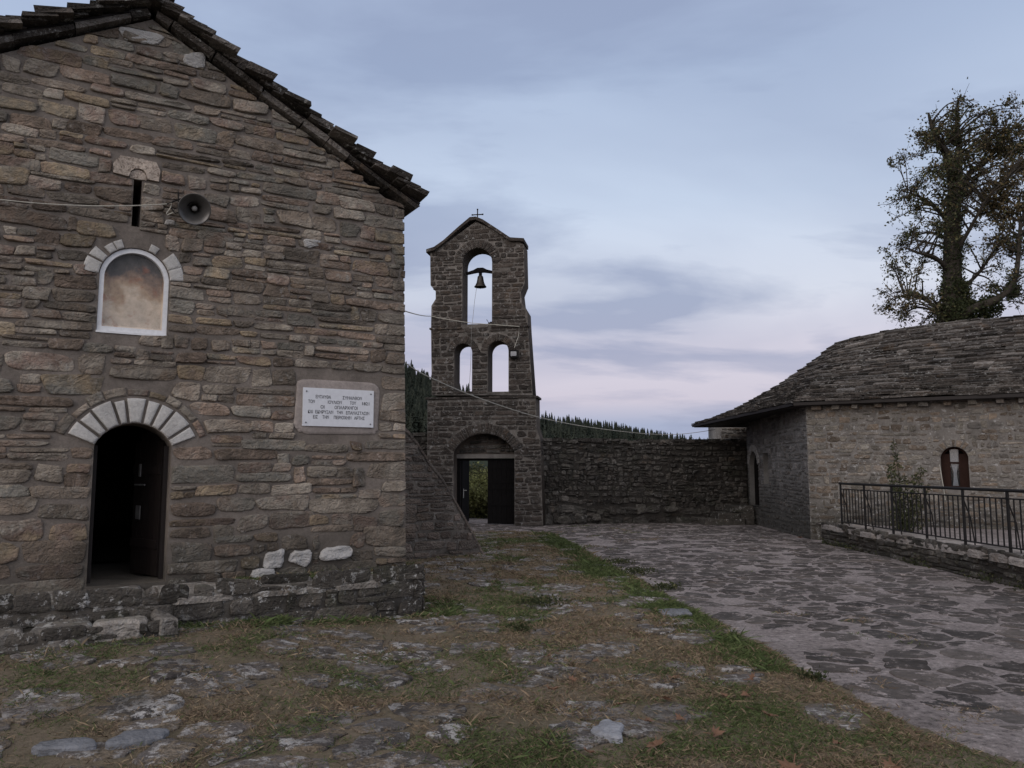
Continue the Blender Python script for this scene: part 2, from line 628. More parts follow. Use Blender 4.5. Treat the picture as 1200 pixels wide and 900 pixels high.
def rect_outline(cx, cz, w, h, rng, N=16, p=None, warp=0.10):
    p = p or rng.uniform(3.2, 7)
    hw, hh = w / 2, h / 2
    cr = [(rng.uniform(-1, 1) * warp * min(w, 2 * h), rng.uniform(-1, 1) * warp * h) for _ in range(4)]
    pts = []
    sd = rng.uniform(0, 99)
    for k in range(N):
        t = 2 * math.pi * (k + 0.5) / N
        c, s = math.cos(t), math.sin(t)
        x = math.copysign(abs(c) ** (2 / p), c)
        z = math.copysign(abs(s) ** (2 / p), s)
        wx, wz = (x + 1) / 2, (z + 1) / 2
        dx = sum(q * v[0] for q, v in zip(((1 - wx) * (1 - wz), wx * (1 - wz), wx * wz, (1 - wx) * wz), cr))
        dz = sum(q * v[1] for q, v in zip(((1 - wx) * (1 - wz), wx * (1 - wz), wx * wz, (1 - wx) * wz), cr))
        nn = mnoise.noise((x * 1.7 + sd, z * 1.7, sd)) * 0.10 * h + mnoise.noise((x * 5 * w / h + sd, z * 5, sd + 9)) * 0.055 * h
        pts.append((cx + x * hw + dx + nn * x, cz + z * hh + dz + nn * z))
    return pts


def free_spans(u0, u1, z, h, holes):
    spans = [(u0, u1)]
    for hl in holes:
        if 'rect' in hl:
            a, b, z0, z1 = hl['rect']
            if not (z0 < z + h * .7 and z + h * .3 < z1):
                continue
        else:
            ext = hl.get('ring', 0.0)
            zq = z + h * .35
            if zq < hl['zb'] - h * .3 or zq > hl['zc'] + hl['R'] + ext:
                continue
            q = hl['half'] if zq < hl['zs'] - .02 else math.sqrt(max(0.0, (hl['R'] + ext) ** 2 - (zq - hl['zc']) ** 2))
            a, b = hl['uc'] - q, hl['uc'] + q
        new = []
        for (l, r) in spans:
            if b <= l or a >= r:
                new.append((l, r))
            else:
                if a - l > .06:
                    new.append((l, a))
                if r - b > .06:
                    new.append((b, r))
        spans = new
    return spans


def course_cells(u0, u1, z0, z1, hf, wf, rng, wav=0.03, split=0.3, holes=()):
    cells = []
    z = z0
    while z < z1:
        h = rng.uniform(*hf(z))
        for (l, r) in free_spans(u0, u1, z, h, holes):
            ws = []
            while sum(ws) < r - l:
                ws.append(rng.uniform(*wf(z)) * rng.choice((0.6, 0.9, 1.0, 1.3)))
            if len(ws) > 1 and sum(ws) - (r - l) > ws[-1] * .5:
                ws.pop()
            k = (r - l) / sum(ws)
            u = l
            for w in ws:
                w *= k
                end = u < u0 + .3 or u + w > u1 - .3
                dz = 0 if end else wav * mnoise.noise((u * 0.7, z * 0.9, 3.3)) * 2
                if rng.random() < split * (.4 if end else 1) and h > 0.10:
                    q = rng.uniform(0.35, 0.65)
                    for (zz, hh_) in ((z, h * q), (z + h * q, h * (1 - q))):
                        if rng.random() < .45 and w > .25:
                            g = rng.uniform(.35, .65)
                            cells.append((u + w * g / 2, zz + hh_ / 2 + dz, w * g, hh_))
                            cells.append((u + w * (1 + g) / 2, zz + hh_ / 2 + dz, w * (1 - g), hh_))
                        else:
                            cells.append((u + w / 2, zz + hh_ / 2 + dz, w, hh_))
                else:
                    cells.append((u + w / 2, z + h / 2 + dz, w, h * rng.uniform(.88, 1.0)))
                u += w
        z += h
    return cells


def lay(mb, fr, cells, depth, gap, rng, holes=(), clips=(), mat=0, N=16, warp=0.10, inner=True, blocks=None, rough=0.25, edge=0.012, white=0.0, o=0.0):
    P = (lambda u, z, oo: fr.P(u, z, oo + o)) if o else fr.P
    for hl in holes:                                     # a stone never bridges an opening: cut it at the jambs
        nc = []
        for (cx, cz, w, h) in cells:
            if 'rect' in hl:
                a, b = hl['rect'][:2]
                inside = hl['rect'][2] < cz + h * .3 and cz - h * .3 < hl['rect'][3]
            else:
                ext = hl.get('ring', 0.0)
                inside = hl['zb'] < cz + h * .3 and cz - h * .3 < hl['zc'] + hl['R'] + ext
                zq = cz - h * .3
                q = hl['half'] if zq < hl['zs'] - .02 else math.sqrt(max(0.0, (hl['R'] + ext) ** 2 - (zq - hl['zc']) ** 2))
                a, b = hl['uc'] - q, hl['uc'] + q
            l, r = cx - w / 2, cx + w / 2
            if not inside or r < a or l > b:
                nc.append((cx, cz, w, h))
                continue
            if a - l > .05:
                nc.append(((l + a) / 2, cz, a - l, h))
            if r - b > .05:
                nc.append(((r + b) / 2, cz, r - b, h))
        cells = nc
    for (cx, cz, w, h) in cells:
        g = gap * rng.uniform(0.7, 1.3)
        if w < 2.2 * g or h < 1.7 * g:
            continue
        pts = rect_outline(cx, cz, w - g, h - g * 0.8, rng, N, warp=warp)
        a0 = poly_area(pts)
        for hl in holes:
            q = [push_out(u, z, hl, g * 0.5) for (u, z) in pts]
            if all(x[2] for x in q):
                pts = None
                break
            pts = [(x[0], x[1]) for x in q]
        if not pts:
            continue
        for (nu, nz2, d) in clips:                       # keep nu*u + nz*z <= d
            pts = [(u - max(0, nu * u + nz2 * z - d) * nu, z - max(0, nu * u + nz2 * z - d) * nz2) for (u, z) in pts]
        if poly_area(pts) < 0.3 * a0 or poly_area(pts) < 0.0012:
            continue
        wmax = max(p[0] for p in pts) - min(p[0] for p in pts)
        hmax = max(p[1] for p in pts) - min(p[1] for p in pts)
        if min(wmax, hmax) < 0.03:
            continue
        col = None
        if white and rng.random() < white:
            col = (rng.random(), rng.random(), 1.0)
        raised(mb, P, pts, depth * rng.uniform(0.5, 1.3), rng, mat, col, inner=inner, rough=rough, edge=edge)


def ring_stones(mb, fr, h, r0, r1, n, depth, rng, mat=0, gap=0.012, a0=None, a1=None, col=None, keep=None, o=0.0):
    """Voussoirs round the head of an arch."""
    a_s = math.acos(min(1, h['half'] / h['R'])) if a0 is None else a0
    a_e = math.pi - a_s if a1 is None else a1
    cuts = [a_s + (a_e - a_s) * (k + (rng.uniform(-0.16, 0.16) if 0 < k < n else 0)) / n for k in range(n + 1)]
    P = (lambda u, z, oo: fr.P(u, z, oo + o))
    for k in range(n):
        if keep is not None and k not in keep:
            continue
        b0, b1 = cuts[k], cuts[k + 1]
        q0, q1 = h['R'] + r0 + 0.004, h['R'] + r1 * rng.uniform(0.92, 1.06)
        pts = []
        for m in range(5):
            a = b0 + gap / q0 / 2 + (b1 - b0 - gap / q0) * m / 4
            pts.append((h['uc'] + q0 * math.cos(a), h['zc'] + q0 * math.sin(a)))
        for m in range(5):
            a = b1 - gap / q1 / 2 - (b1 - b0 - gap / q1) * m / 4
            pts.append((h['uc'] + q1 * math.cos(a), h['zc'] + q1 * math.sin(a)))
        # clockwise or not: make it counter-clockwise seen from outside
        if poly_area(pts) < 0:
            pts.reverse()
        raised(mb, P, pts, depth * rng.uniform(0.7, 1.2), rng, mat, col, rough=0.2)


def plate(mb, P, outer, holes, o_front, o_back, mat_front=0, mat_side=0, col=(0.5, 0.5, 0.5)):
    """Wall slab with openings: front and back sheets plus all edges."""
    loops = [outer] + list(holes)
    flat = [p for l in loops for p in l]
    tris = tessellate_polygon([[Vector((p[0], p[1], 0)) for p in l] for l in loops])
    n = len(flat)
    vs = [P(u, z, o_front) for u, z in flat] + [P(u, z, o_back) for u, z in flat]

    def ccw(t):
        a, b, c = (flat[i] for i in t)
        return t if (b[0] - a[0]) * (c[1] - a[1]) - (c[0] - a[0]) * (b[1] - a[1]) > 0 else (t[0], t[2], t[1])
    tris = [ccw(tuple(t)) for t in tris]
    mb.add(vs, tris + [(t[0] + n, t[2] + n, t[1] + n) for t in tris], mat_front, col)
    fs = []
    s = 0
    for li, l in enumerate(loops):
        k = len(l)
        pos = poly_area(l) > 0
        for i in range(k):
            a, b = s + i, s + (i + 1) % k
            f = (a, a + n, b + n, b) if pos == (li == 0) else (a, b, b + n, a + n)
            fs.append(f)
        s += k
    mb.add(vs, fs, mat_side, col)


# ------------------------------------------------------------------ ground heights


def sstep(t):
    t = np.clip(t, 0, 1)
    return t * t * (3 - 2 * t)


def gz(x, y):
    x = np.asarray(x, float)
    y = np.asarray(y, float)
    m = 0.13 * sstep((-x - 0.8) / 2.0) * sstep((y - 4.2) / 2.6) * (1 - sstep((y - 11) / 3))
    return m + 0.010 * np.sin(x * 1.7 + 0.6 * y) * np.sin(y * 1.3 + 1.1) + 0.006 * np.sin(x * 4.3 + 1) * np.sin(y * 3.7 + x)


def vnoise(x, y, seed=0):
    """Value noise on numpy arrays, 0..1."""
    xi, yi = np.floor(x).astype(np.int64), np.floor(y).astype(np.int64)
    fx, fy = x - xi, y - yi
    fx, fy = fx * fx * (3 - 2 * fx), fy * fy * (3 - 2 * fy)

    def h(a, b):
        v = (a * 374761393 + b * 668265263 + seed * 1442695041) & 0x7fffffff
        v = ((v ^ (v >> 13)) * 1274126177) & 0x7fffffff
        v = (v ^ (v >> 16)) & 0xffff
        return v / 65535.0
    return (h(xi, yi) * (1 - fx) + h(xi + 1, yi) * fx) * (1 - fy) + (h(xi, yi + 1) * (1 - fx) + h(xi + 1, yi + 1) * fx) * fy


def fbm(x, y, seed=0, oct=4):
    s, a, t = 0, 1.0, 0
    for k in range(oct):
        s = s + a * vnoise(x * 2 ** k, y * 2 ** k, seed + k * 17)
        t += a
        a *= 0.5
    return s / t


BY = [3.0, 4.53, 5.19, 6.2, 8.3, 10.9, 14.5, 19.5, 20.6, 21.4, 26]
BX = [3.1, 2.66, 2.41, 2.32, 2.17, 1.84, 1.53, 1.05, 0.6, -3.5, -3.5]


def path_edge(y):
    return np.interp(y, BY, BX)


def mesh_np(name, v, f, mats, midx=None, col=None, smooth=False):
    me = bpy.data.meshes.new(name)
    v = np.asarray(v, np.float32)
    f = np.asarray(f, np.int32)
    k = f.shape[1]
    me.vertices.add(len(v))
    me.vertices.foreach_set('co', v.ravel())
    me.loops.add(f.size)
    me.loops.foreach_set('vertex_index', f.ravel())
    me.polygons.add(len(f))
    me.polygons.foreach_set('loop_start', np.arange(0, f.size, k, dtype=np.int32))
    me.polygons.foreach_set('loop_total', np.full(len(f), k, np.int32))
    for m in (mats if isinstance(mats, (list, tuple)) else [mats]):
        me.materials.append(m)
    if midx is not None:
        me.polygons.foreach_set('material_index', np.asarray(midx, np.int32))
    if smooth:
        me.polygons.foreach_set('use_smooth', np.ones(len(f), bool))
    if col is not None:
        at = me.attributes.new('stone', 'FLOAT_COLOR', 'POINT')
        c = np.ones((len(v), 4), np.float32)
        c[:, :3] = col
        at.data.foreach_set('color', c.ravel())
    me.update(calc_edges=True)
    o = bpy.data.objects.new(name, me)
    COL.objects.link(o)
    return o


def grid(name, x0, x1, y0, y1, st, zf, mat, keep=None):
    xs = np.arange(x0, x1 + st / 2, st)
    ys = np.arange(y0, y1 + st / 2, st)
    X, Y = np.meshgrid(xs, ys)
    Z = zf(X, Y)
    v = np.stack([X.ravel(), Y.ravel(), Z.ravel()], 1)
    nx, ny = len(xs), len(ys)
    i = np.arange(nx * ny).reshape(ny, nx)
    f = np.stack([i[:-1, :-1].ravel(), i[:-1, 1:].ravel(), i[1:, 1:].ravel(), i[1:, :-1].ravel()], 1)
    if keep is not None:
        c = v[f].mean(1)
        f = f[keep(c[:, 0], c[:, 1])]
        used = np.unique(f)
        mp_ = -np.ones(len(v), int)
        mp_[used] = np.arange(len(used))
        v, f = v[used], mp_[f]
    return mesh_np(name, v, f, mat, smooth=True)


# ------------------------------------------------------------------ ground
soil = MT('courtyard soil', 0.95, 0.15)
_n = soil.noise(1.1, 6, 0.65)
_c = soil.ramp(_n, [(0.30, (0.100, 0.090, 0.060)), (0.5, (0.160, 0.130, 0.092)), (0.7, (0.200, 0.162, 0.122))])
_c = soil.mix(0.7, _c, soil.ramp(soil.noise(18, 6, 0.75), [(0.3, 0.5), (0.7, 1.45)]), 'MULTIPLY')
soil.color(_c)
soil.bump(soil.math('ADD', soil.noise(14, 7, 0.7), soil.noise(60, 5, 0.7)), 0.8, 0.03)

pm = MT('path mortar and gravel', 0.9, 0.15)
_n = pm.noise(1.6, 6, 0.65)
_c = pm.ramp(_n, [(0.3, (0.195, 0.170, 0.164)), (0.5, (0.265, 0.232, 0.225)), (0.72, (0.370, 0.330, 0.322))])
_c = pm.mix(1.0, _c, pm.ramp(pm.noise(17, 8, 0.82), [(0.37, 0.25), (0.45, 0.85), (0.56, 1.15), (0.64, 1.8)]), 'MULTIPLY')
_c = pm.mix(pm.ramp(pm.noise(7, 6, 0.7), [(0.62, 0.0), (0.72, 0.6)]), _c, (0.05, 0.043, 0.038))
pm.color(_c)
pm.bump(pm.math('ADD', pm.noise(16, 7, 0.7), pm.noise(70, 5, 0.7)), 0.9, 0.03)

far = MT('distant meadow', 0.95, 0.1)
far.color(far.ramp(far.noise(0.05, 6, 0.6), [(0.3, (0.035, 0.042, 0.02)), (0.7, (0.06, 0.062, 0.032))]))

mb = MB()
mb.add([(-3000, -3000, -0.10), (3000, -3000, -0.10), (3000, 3000, -0.10), (-3000, 3000, -0.10)], [(0, 1, 2, 3)])
struct(mb.build('ground', far.m))


def soil_z(X, Y):
    return gz(X, Y) + 0.03 * (fbm(X * 3, Y * 3, 5) - 0.5) - 0.004


struct(grid('courtyard', -11, 3.4, 0.5, 23.8, 0.06, soil_z, soil.m, keep=lambda x, y: (x < path_edge(y) + 0.25)))


def path_z(X, Y):
    e = sstep((X - path_edge(Y) - 0.12 * (fbm(X * 4, Y * 4, 9) - 0.5)) / 0.12)
    return gz(X, Y) - 0.05 + 0.055 * e + 0.014 * (fbm(X * 5, Y * 5, 8) - 0.5)


struct(grid('path', -3.6, 11, 0.5, 27.5, 0.06, path_z, pm.m, keep=lambda x, y: (x > path_edge(y) - 0.2)))


def voronoi_cells(x0, x1, y0, y1, sx, sy, rng, jit=0.42):
    nx, ny = int((x1 - x0) / sx) + 1, int((y1 - y0) / sy) + 1
    P = {}
    for i in range(-1, nx + 1):
        for j in range(-1, ny + 1):
            P[i, j] = (x0 + (i + 0.5 + (0.5 if j % 2 else 0) + rng.uniform(-jit, jit)) * sx, y0 + (j + 0.5 + rng.uniform(-jit, jit)) * sy)
    out = []
    for i in range(nx):
        for j in range(ny):
            c = P[i, j]
            poly = [(c[0] - 2 * sx, c[1] - 2 * sy), (c[0] + 2 * sx, c[1] - 2 * sy), (c[0] + 2 * sx, c[1] + 2 * sy), (c[0] - 2 * sx, c[1] + 2 * sy)]
            for a in range(-2, 3):
                for b in range(-2, 3):
                    if (a or b) and (i + a, j + b) in P:
                        q = P[i + a, j + b]
                        mx, my = (c[0] + q[0]) / 2, (c[1] + q[1]) / 2
                        dx, dy = q[0] - c[0], q[1] - c[1]
                        new = []
                        for k in range(len(poly)):
                            p, r = poly[k], poly[(k + 1) % len(poly)]
                            sp = (p[0] - mx) * dx + (p[1] - my) * dy
                            sr = (r[0] - mx) * dx + (r[1] - my) * dy
                            if sp <= 0:
                                new.append(p)
                            if sp * sr < 0:
                                t = sp / (sp - sr)
                                new.append((p[0] + (r[0] - p[0]) * t, p[1] + (r[1] - p[1]) * t))
                        poly = new
                        if len(poly) < 3:
                            break
            if len(poly) >= 3:
                out.append((c, poly))
    return out


def soften(poly, gap, rng, wob=0.012, it=2):
    cx = sum(p[0] for p in poly) / len(poly)
    cy = sum(p[1] for p in poly) / len(poly)
    rr = sum(math.hypot(p[0] - cx, p[1] - cy) for p in poly) / len(poly)
    s = max(0.2, 1 - gap / rr)
    poly = [(cx + (p[0] - cx) * s, cy + (p[1] - cy) * s) for p in poly]
    for _ in range(it):
        new = []
        for k in range(len(poly)):
            p, q = poly[k], poly[(k + 1) % len(poly)]
            new += [(p[0] * .8 + q[0] * .2, p[1] * .8 + q[1] * .2), (p[0] * .2 + q[0] * .8, p[1] * .2 + q[1] * .8)]
        poly = new
    sd = rng.uniform(0, 99)
    new = []
    for k in range(len(poly)):            # extra points along the longer edges
        p, q = poly[k], poly[(k + 1) % len(poly)]
        m = max(1, int(math.hypot(q[0] - p[0], q[1] - p[1]) / .05))
        new += [(p[0] + (q[0] - p[0]) * j / m, p[1] + (q[1] - p[1]) * j / m) for j in range(m)]
    poly = new
    return [(p[0] + wob * 2 * mnoise.noise((p[0] * 9, p[1] * 9, sd)), p[1] + wob * 2 * mnoise.noise((p[0] * 9, p[1] * 9, sd + 7))) for p in poly]


rng = random.Random(11)
CHURCH = Frame(-1.29, 9.75, 30)


def in_church(x, y):
    d = Vector((x, y, 0)) - CHURCH.b
    return d.dot(CHURCH.u) < 0.0 and d.dot(CHURCH.o) < 0.6


def GP(off):
    return lambda u, v, o: (u, v, float(gz(u, v)) + o + off)


mbp = MB()
for c, poly in voronoi_cells(-3.2, 6.9, 3.2, 24.2, 0.46, 0.37, rng):
    if c[0] < path_edge(c[1]) + 0.18 or c[0] > 6.75:
        continue
    w = mnoise.noise((c[0] * 0.8, c[1] * 0.8, 4))
    if rng.random() < 0.10 + 0.3 * max(0, w):
        continue
    pts = soften(poly, rng.uniform(0.010, 0.045) + 0.06 * max(0, w), rng, 0.026, 1)
    raised(mbp, GP(0.0), pts, rng.uniform(0.007, 0.013), rng, 0, rough=0.5, edge=0.008, base=-0.04)
struct(mbp.build('path_paving', M['pave_stone'], smooth=True))

slab_mask = np.zeros((1200, 700), bool)        # 2 cm cells, x from -8, y from 0: where no grass grows
mbf = MB()
for c, poly in voronoi_cells(-8, 2.6, 3.0, 22, 0.52, 0.38, rng):
    if c[0] > path_edge(c[1]) - 0.15 or in_church(*c):
        continue
    w = mnoise.noise((c[0] * 0.55 + 5, c[1] * 0.4, 2))
    lim = 0.16 if c[0] < -0.3 else 0.34
    if c[0] > 1.2 and c[1] < 7.5:
        lim = 0.66
    if rng.random() < lim + 0.5 * max(0, w):
        continue
    pts = soften(poly, rng.uniform(0.02, 0.07), rng, 0.035, 1)
    raised(mbf, GP(0.0), pts, rng.uniform(0.007, 0.015), rng, 0, rough=0.7, edge=0.008, base=-0.05)
    xs = [p[0] for p in pts]; ys = [p[1] for p in pts]
    i0, i1 = int((min(xs) + 8) / .02), int((max(xs) + 8) / .02) + 1
    j0, j1 = int(min(ys) / .02), int(max(ys) / .02) + 1
    if i0 < 0:
        continue
    X, Y = np.meshgrid((np.arange(i0, i1) + .5) * .02 - 8, (np.arange(j0, j1) + .5) * .02)
    ins = np.ones(X.shape, bool)
    for k in range(len(pts)):
        p, q = pts[k], pts[(k + 1) % len(pts)]
        ins &= ((q[0] - p[0]) * (Y - p[1]) - (q[1] - p[1]) * (X - p[0])) > -0.006
    sub = slab_mask[j0:j1, i0:i1]
    sub |= ins[:sub.shape[0], :sub.shape[1]]
struct(mbf.build('courtyard_paving', M['flag_stone'], smooth=True))

# loose smooth blue-grey slabs that stand out in the courtyard
for (px, py, w, d, rot, lab) in ((78, 873, 0.36, 0.17, 0.25, 'smooth blue grey slab in the grass, leftmost of the pair nearest the camera'),
                                (166, 863, 0.34, 0.24, 0.2, 'smooth blue grey slab in the grass right of its darker neighbour'),
                                (712, 852, 0.20, 0.26, -0.5, 'small pale squarish slab sunk in dry grass in the centre foreground'),
                                (792, 716, 0.34, 0.30, 0.1, 'pale stone slab beside the green grass strip at the path edge')):
    g = at_ground(px, py, 0.03)
    g.z = .012
    mbs = MB()
    pts = rect_outline(0, 0, w, d, rng, 30, 4.2, 0.22)
    ca, sa = math.cos(rot), math.sin(rot)
    pts = [(g.x + p[0] * ca - p[1] * sa, g.y + p[0] * sa + p[1] * ca) for p in pts]
    raised(mbs, lambda u, v, o: (u, v, o), pts, 0.026, rng, 0, rough=0.05, edge=0.012, base=-0.06)
    for i in range(len(mbs.v)):
        x, y, z = mbs.v[i]
        mbs.v[i] = (x, y, z + .012 + float(gz(g.x, g.y)))
    tag(mbs.build('flat_slab', M['blue_slab'], smooth=True), lab, 'stone slab', 'loose smooth slabs in the courtyard')


# ------------------------------------------------------------------ church
rng = random.Random(5)
F = CHURCH
AP_U, AP_Z, SL = -3.06, 6.50, 0.53
DOOR = arch_hole(-3.03, 0.365, 0.44, 2.075, 0.235)
DOOR['ring'] = 0.27
NICHE = arch_hole(-3.10, 0.335, 3.02, 3.93, 0.30)
SLIT = dict(rect=(-3.16, -3.08, 4.16, 4.67))
RELIEF = dict(rect=(-3.37, -2.90, 4.675, 4.90))
PLQ = dict(rect=(-1.37, -0.37, 2.02, 2.63))

church = thing('church', 'stone church with a slate gable roof and an arched doorway ringed in white', 'church', F.P(-3.06, 0, 0))

# front wall with its openings
mb = MB()
wall_out = [(-6.12, -0.1), (0.02, -0.1), (-0.03, 2.4), (-0.10, 4.83), (AP_U, AP_Z), (-6.02, 4.83), (-6.09, 2.4)]
slit_poly = [(-3.16, 4.16), (-3.08, 4.16), (-3.08, 4.67), (-3.16, 4.67)]
plate(mb, F.P, wall_out, [arch_outline(DOOR), arch_outline(NICHE), slit_poly], 0.0, -0.55, 1, 1)


def hf(z):
    return (0.125, 0.235) if z < 2.6 else (0.095, 0.19)


def wf(z):
    return (0.26, 0.70) if z < 2.6 else (0.18, 0.52)


nrm = math.hypot(SL, 1)
clips = [(SL / nrm, 1 / nrm, (AP_Z + SL * AP_U) / nrm - 0.02), (-SL / nrm, 1 / nrm, (AP_Z - SL * AP_U) / nrm - 0.02), (1, 0.0206, 0.018)]
D2 = dict(DOOR)
D2['ring'] = 0.375
N2 = dict(NICHE)
N2['ring'] = 0.13
PALE = [(319, 655, .23, .17), (350, 653, .28, .17), (392, 648, .34, .14), (308, 675, .29, .14)]
D2['zs'] = 1.88
HL = [D2, N2, SLIT, RELIEF, PLQ]
for (px, py, w, h) in PALE:
    u, z = F.uz(px, py)
    HL.append(dict(rect=(u - w / 2 - .01, u + w / 2 + .01, z - h / 2, z + h / 2)))
cells = course_cells(-6.1, 0.015, 0.36, 6.6, hf, wf, rng, 0.055, 0.30, HL)
lay(mb, F, cells, 0.021, 0.016, rng, HL, clips, 0, 26, 0.15, rough=0.65, edge=0.006)
# stones standing on the jamb line beside the door arch
ring_stones(mb, F, DOOR, 0.285, 0.375, 9, 0.024, rng, 0, a0=R(22), a1=R(158))
# the pale blocks: four whitewashed rubble stones low down, two patches under the gable
for (px, py, w, h) in PALE:
    u, z = F.uz(px, py)
    raised(mb, lambda a, b, c: F.P(a, b, c + .012), rect_outline(u, z, w, h, rng, 30, 3.4, .2), 0.035, rng, 0, (.4, .8, .93), rough=.7)
for (px, py, w, h) in ((167, 46, .40, .16), (228, 73, .16, .17), (365, 284, .14, .12), (200, 262, .10, .05)):
    u, z = F.uz(px, py)
    raised(mb, lambda a, b, c: F.P(a, b, c + .01), rect_outline(u, z, w, h, rng, 24, 3.6, .3), 0.018, rng, 0, (.4, .4, .92), rough=.6)
# side and rear walls
L = 10.0
mb.box(F.P, -6.10, -5.55, -0.1, 4.80, -L, -0.56, 1)
mb.box(F.P, -0.57, -0.10, -0.1, 4.80, -L, -0.56, 1)
plate(mb, F.P, [(-5.54, -.1), (-.58, -.1), (-.58, 5.1), (AP_U, 6.45), (-5.54, 5.1)], [], -L + .5, -L, 1, 1)
# east side stones (seen only past the corner)
side = Frame(*F.P(-0.10, 0, 0)[:2], 30 + 90)
lay(mb, side, course_cells(0.6, L, 0.1, 4.75, hf, wf, rng, 0.04, 0.3), 0.018, 0.024, rng, [], [(-1, 0, -.60)], 0, 12, inner=False)
mb.build('wall', [M['church_stone'], M['church_mortar']], church, smooth=True)

# interior: floor, nave arch, plastered back
mb = MB()
mb.box(F.P, -5.54, -0.58, 0.30, 0.43, -L + .5, -0.56, 0)
inner = arch_hole(-3.2, 0.75, 0.43, 2.6, 0.7)
plate(mb, F.P, [(-5.5, 0.43), (-0.6, 0.43), (-0.6, 4.7), (-5.5, 4.7)], [arch_outline(inner)], -2.2, -2.5, 0, 0)
mb.build('interior', M['church_mortar'], church)

# white voussoirs round the door
mb = MB()
ring_stones(mb, F, DOOR, 0.0, 0.265, 9, 0.03, rng, 0, gap=0.026, a0=R(24), a1=R(156), o=0.004)
mb.build('door_arch', M['limestone'], church, smooth=True)

# door: frame, open leaf on the right, a dark leaf seen edge on
mb = MB()
for s in (-1, 1):
    mb.box(F.P, DOOR['uc'] + s * .365 - (0.045 if s > 0 else 0), DOOR['uc'] + s * .365 + (0.045 if s < 0 else 0), .44, 1.85, -.30, -.24)
dr = mb.build('door_frame', M['wood_dark'], church)
mb = MB()
hx, ho = DOOR['uc'] + .31, -.30
ang = R(70)


def DP(u, z, o):   # leaf hinged on the right jamb, swung inwards
    return F.P(hx - u * math.cos(ang) - o * math.sin(ang), z, ho - u * math.sin(ang) + o * math.cos(ang))


for k in range(5):
    top = 1.86 + 0.17 * math.sin(math.pi * (k + .5) / 5)
    mb.box(DP, .012 + k * .125, .012 + k * .125 + .119, .46, top, -.045, 0)
for z in (.75, 1.55):
    mb.box(DP, .02, .62, z, z + .09, 0.001, .02)
leaf = mb.build('door_leaf', M['wood_dark'], church)
mb = MB()
M['steel'] = plain_mat('dull steel', (.30, .29, .28), .4, .5, .7)
mb.box(DP, .40, .50, 1.05, 1.20, .021, .03)
mb.build('lock_plate', M['steel'], leaf)
mb = MB()
mb.box(DP, .43, .47, 1.52, 1.66, .021, .03)
mb.build('latch_plate', M['steel'], leaf)
mb = MB()
mb.tube([DP(.28, 1.43, .045), DP(.52, 1.43, .045)], .009)
mb.build('bolt', plain_mat('worn bolt steel', (.32, .31, .30), .4, .5, .7), leaf)

# niche with faded painted plaster behind glass in a white frame
fm = MT('faded wall painting', 0.8, 0.25)
s = fm.nt.nodes.new('ShaderNodeSeparateXYZ')
fm.link(fm.co, s.inputs[0])
zz = fm.math('ADD', s.outputs['Z'], fm.math('MULTIPLY', fm.math('SUBTRACT', fm.noise(3.6, 6, .62), .5), .85))
zn = fm.math('MULTIPLY', fm.math('SUBTRACT', zz, 3.05), 1.15, True)
_c = fm.ramp(zn, [(0.0, (0.62, 0.53, 0.44)), (0.32, (0.70, 0.58, 0.46)), (0.48, (0.50, 0.37, 0.26)), (0.62, (0.30, 0.21, 0.16)), (0.74, (0.12, 0.11, 0.105)), (1.0, (0.07, 0.07, 0.072))])
_c = fm.mix(fm.ramp(fm.noise(5, 4, .6), [(0.56, 0.0), (0.66, 0.55)]), _c, (0.36, 0.13, 0.075))
_c = fm.mix(0.7, _c, fm.ramp(fm.noise(14, 6, .7), [(0.3, .7), (0.7, 1.25)]), 'MULTIPLY')
fm.color(_c)
niche = thing('wall_niche', 'arched niche with a faded orange painting in a white frame above the church door', 'niche', F.P(-3.10, 3.02, 0))
NI = arch_hole(-3.10, 0.325, 3.03, 3.92, 0.30)
mb = MB()
plate(mb, F.P, arch_outline(NI), [], -.085, -.11)
mb.build('painting', fm.m, niche)
fr_out, fr_in = arch_hole(-3.10, .332, 3.022, 3.925, .30), arch_hole(-3.10, .288, 3.072, 3.878, .265)
mb = MB()
plate(mb, F.P, arch_outline(fr_out, 20), [arch_outline(fr_in, 20)], -.02, -.10)
mb.box(F.P, -3.44, -2.76, 3.0, 3.021, -.05, .012)
mb.build('frame', M['white_frame'], niche)
mb = MB()
plate(mb, F.P, arch_outline(arch_hole(-3.10, .275, 3.09, 3.87, .26), 20), [], -.06, -.064)
g2 = glass_mat('niche glass', (0.05, 0.055, 0.06), 0.10)
mb.build('glass', g2, niche)
for (r1, n_, k_) in ((.15, 9, 0), (.15, 9, 1), (.15, 9, 7), (.16, 9, 8), (.09, 13, 4), (.10, 13, 8), (.10, 13, 9)):
    mb = MB()
    ring_stones(mb, F, NICHE, 0.0, r1, n_, 0.016, rng, 0, gap=0.012, a0=R(3), a1=R(177), keep=(k_,), o=0.004)
    mb.build('arch_stone', M['limestone'], niche, smooth=True)

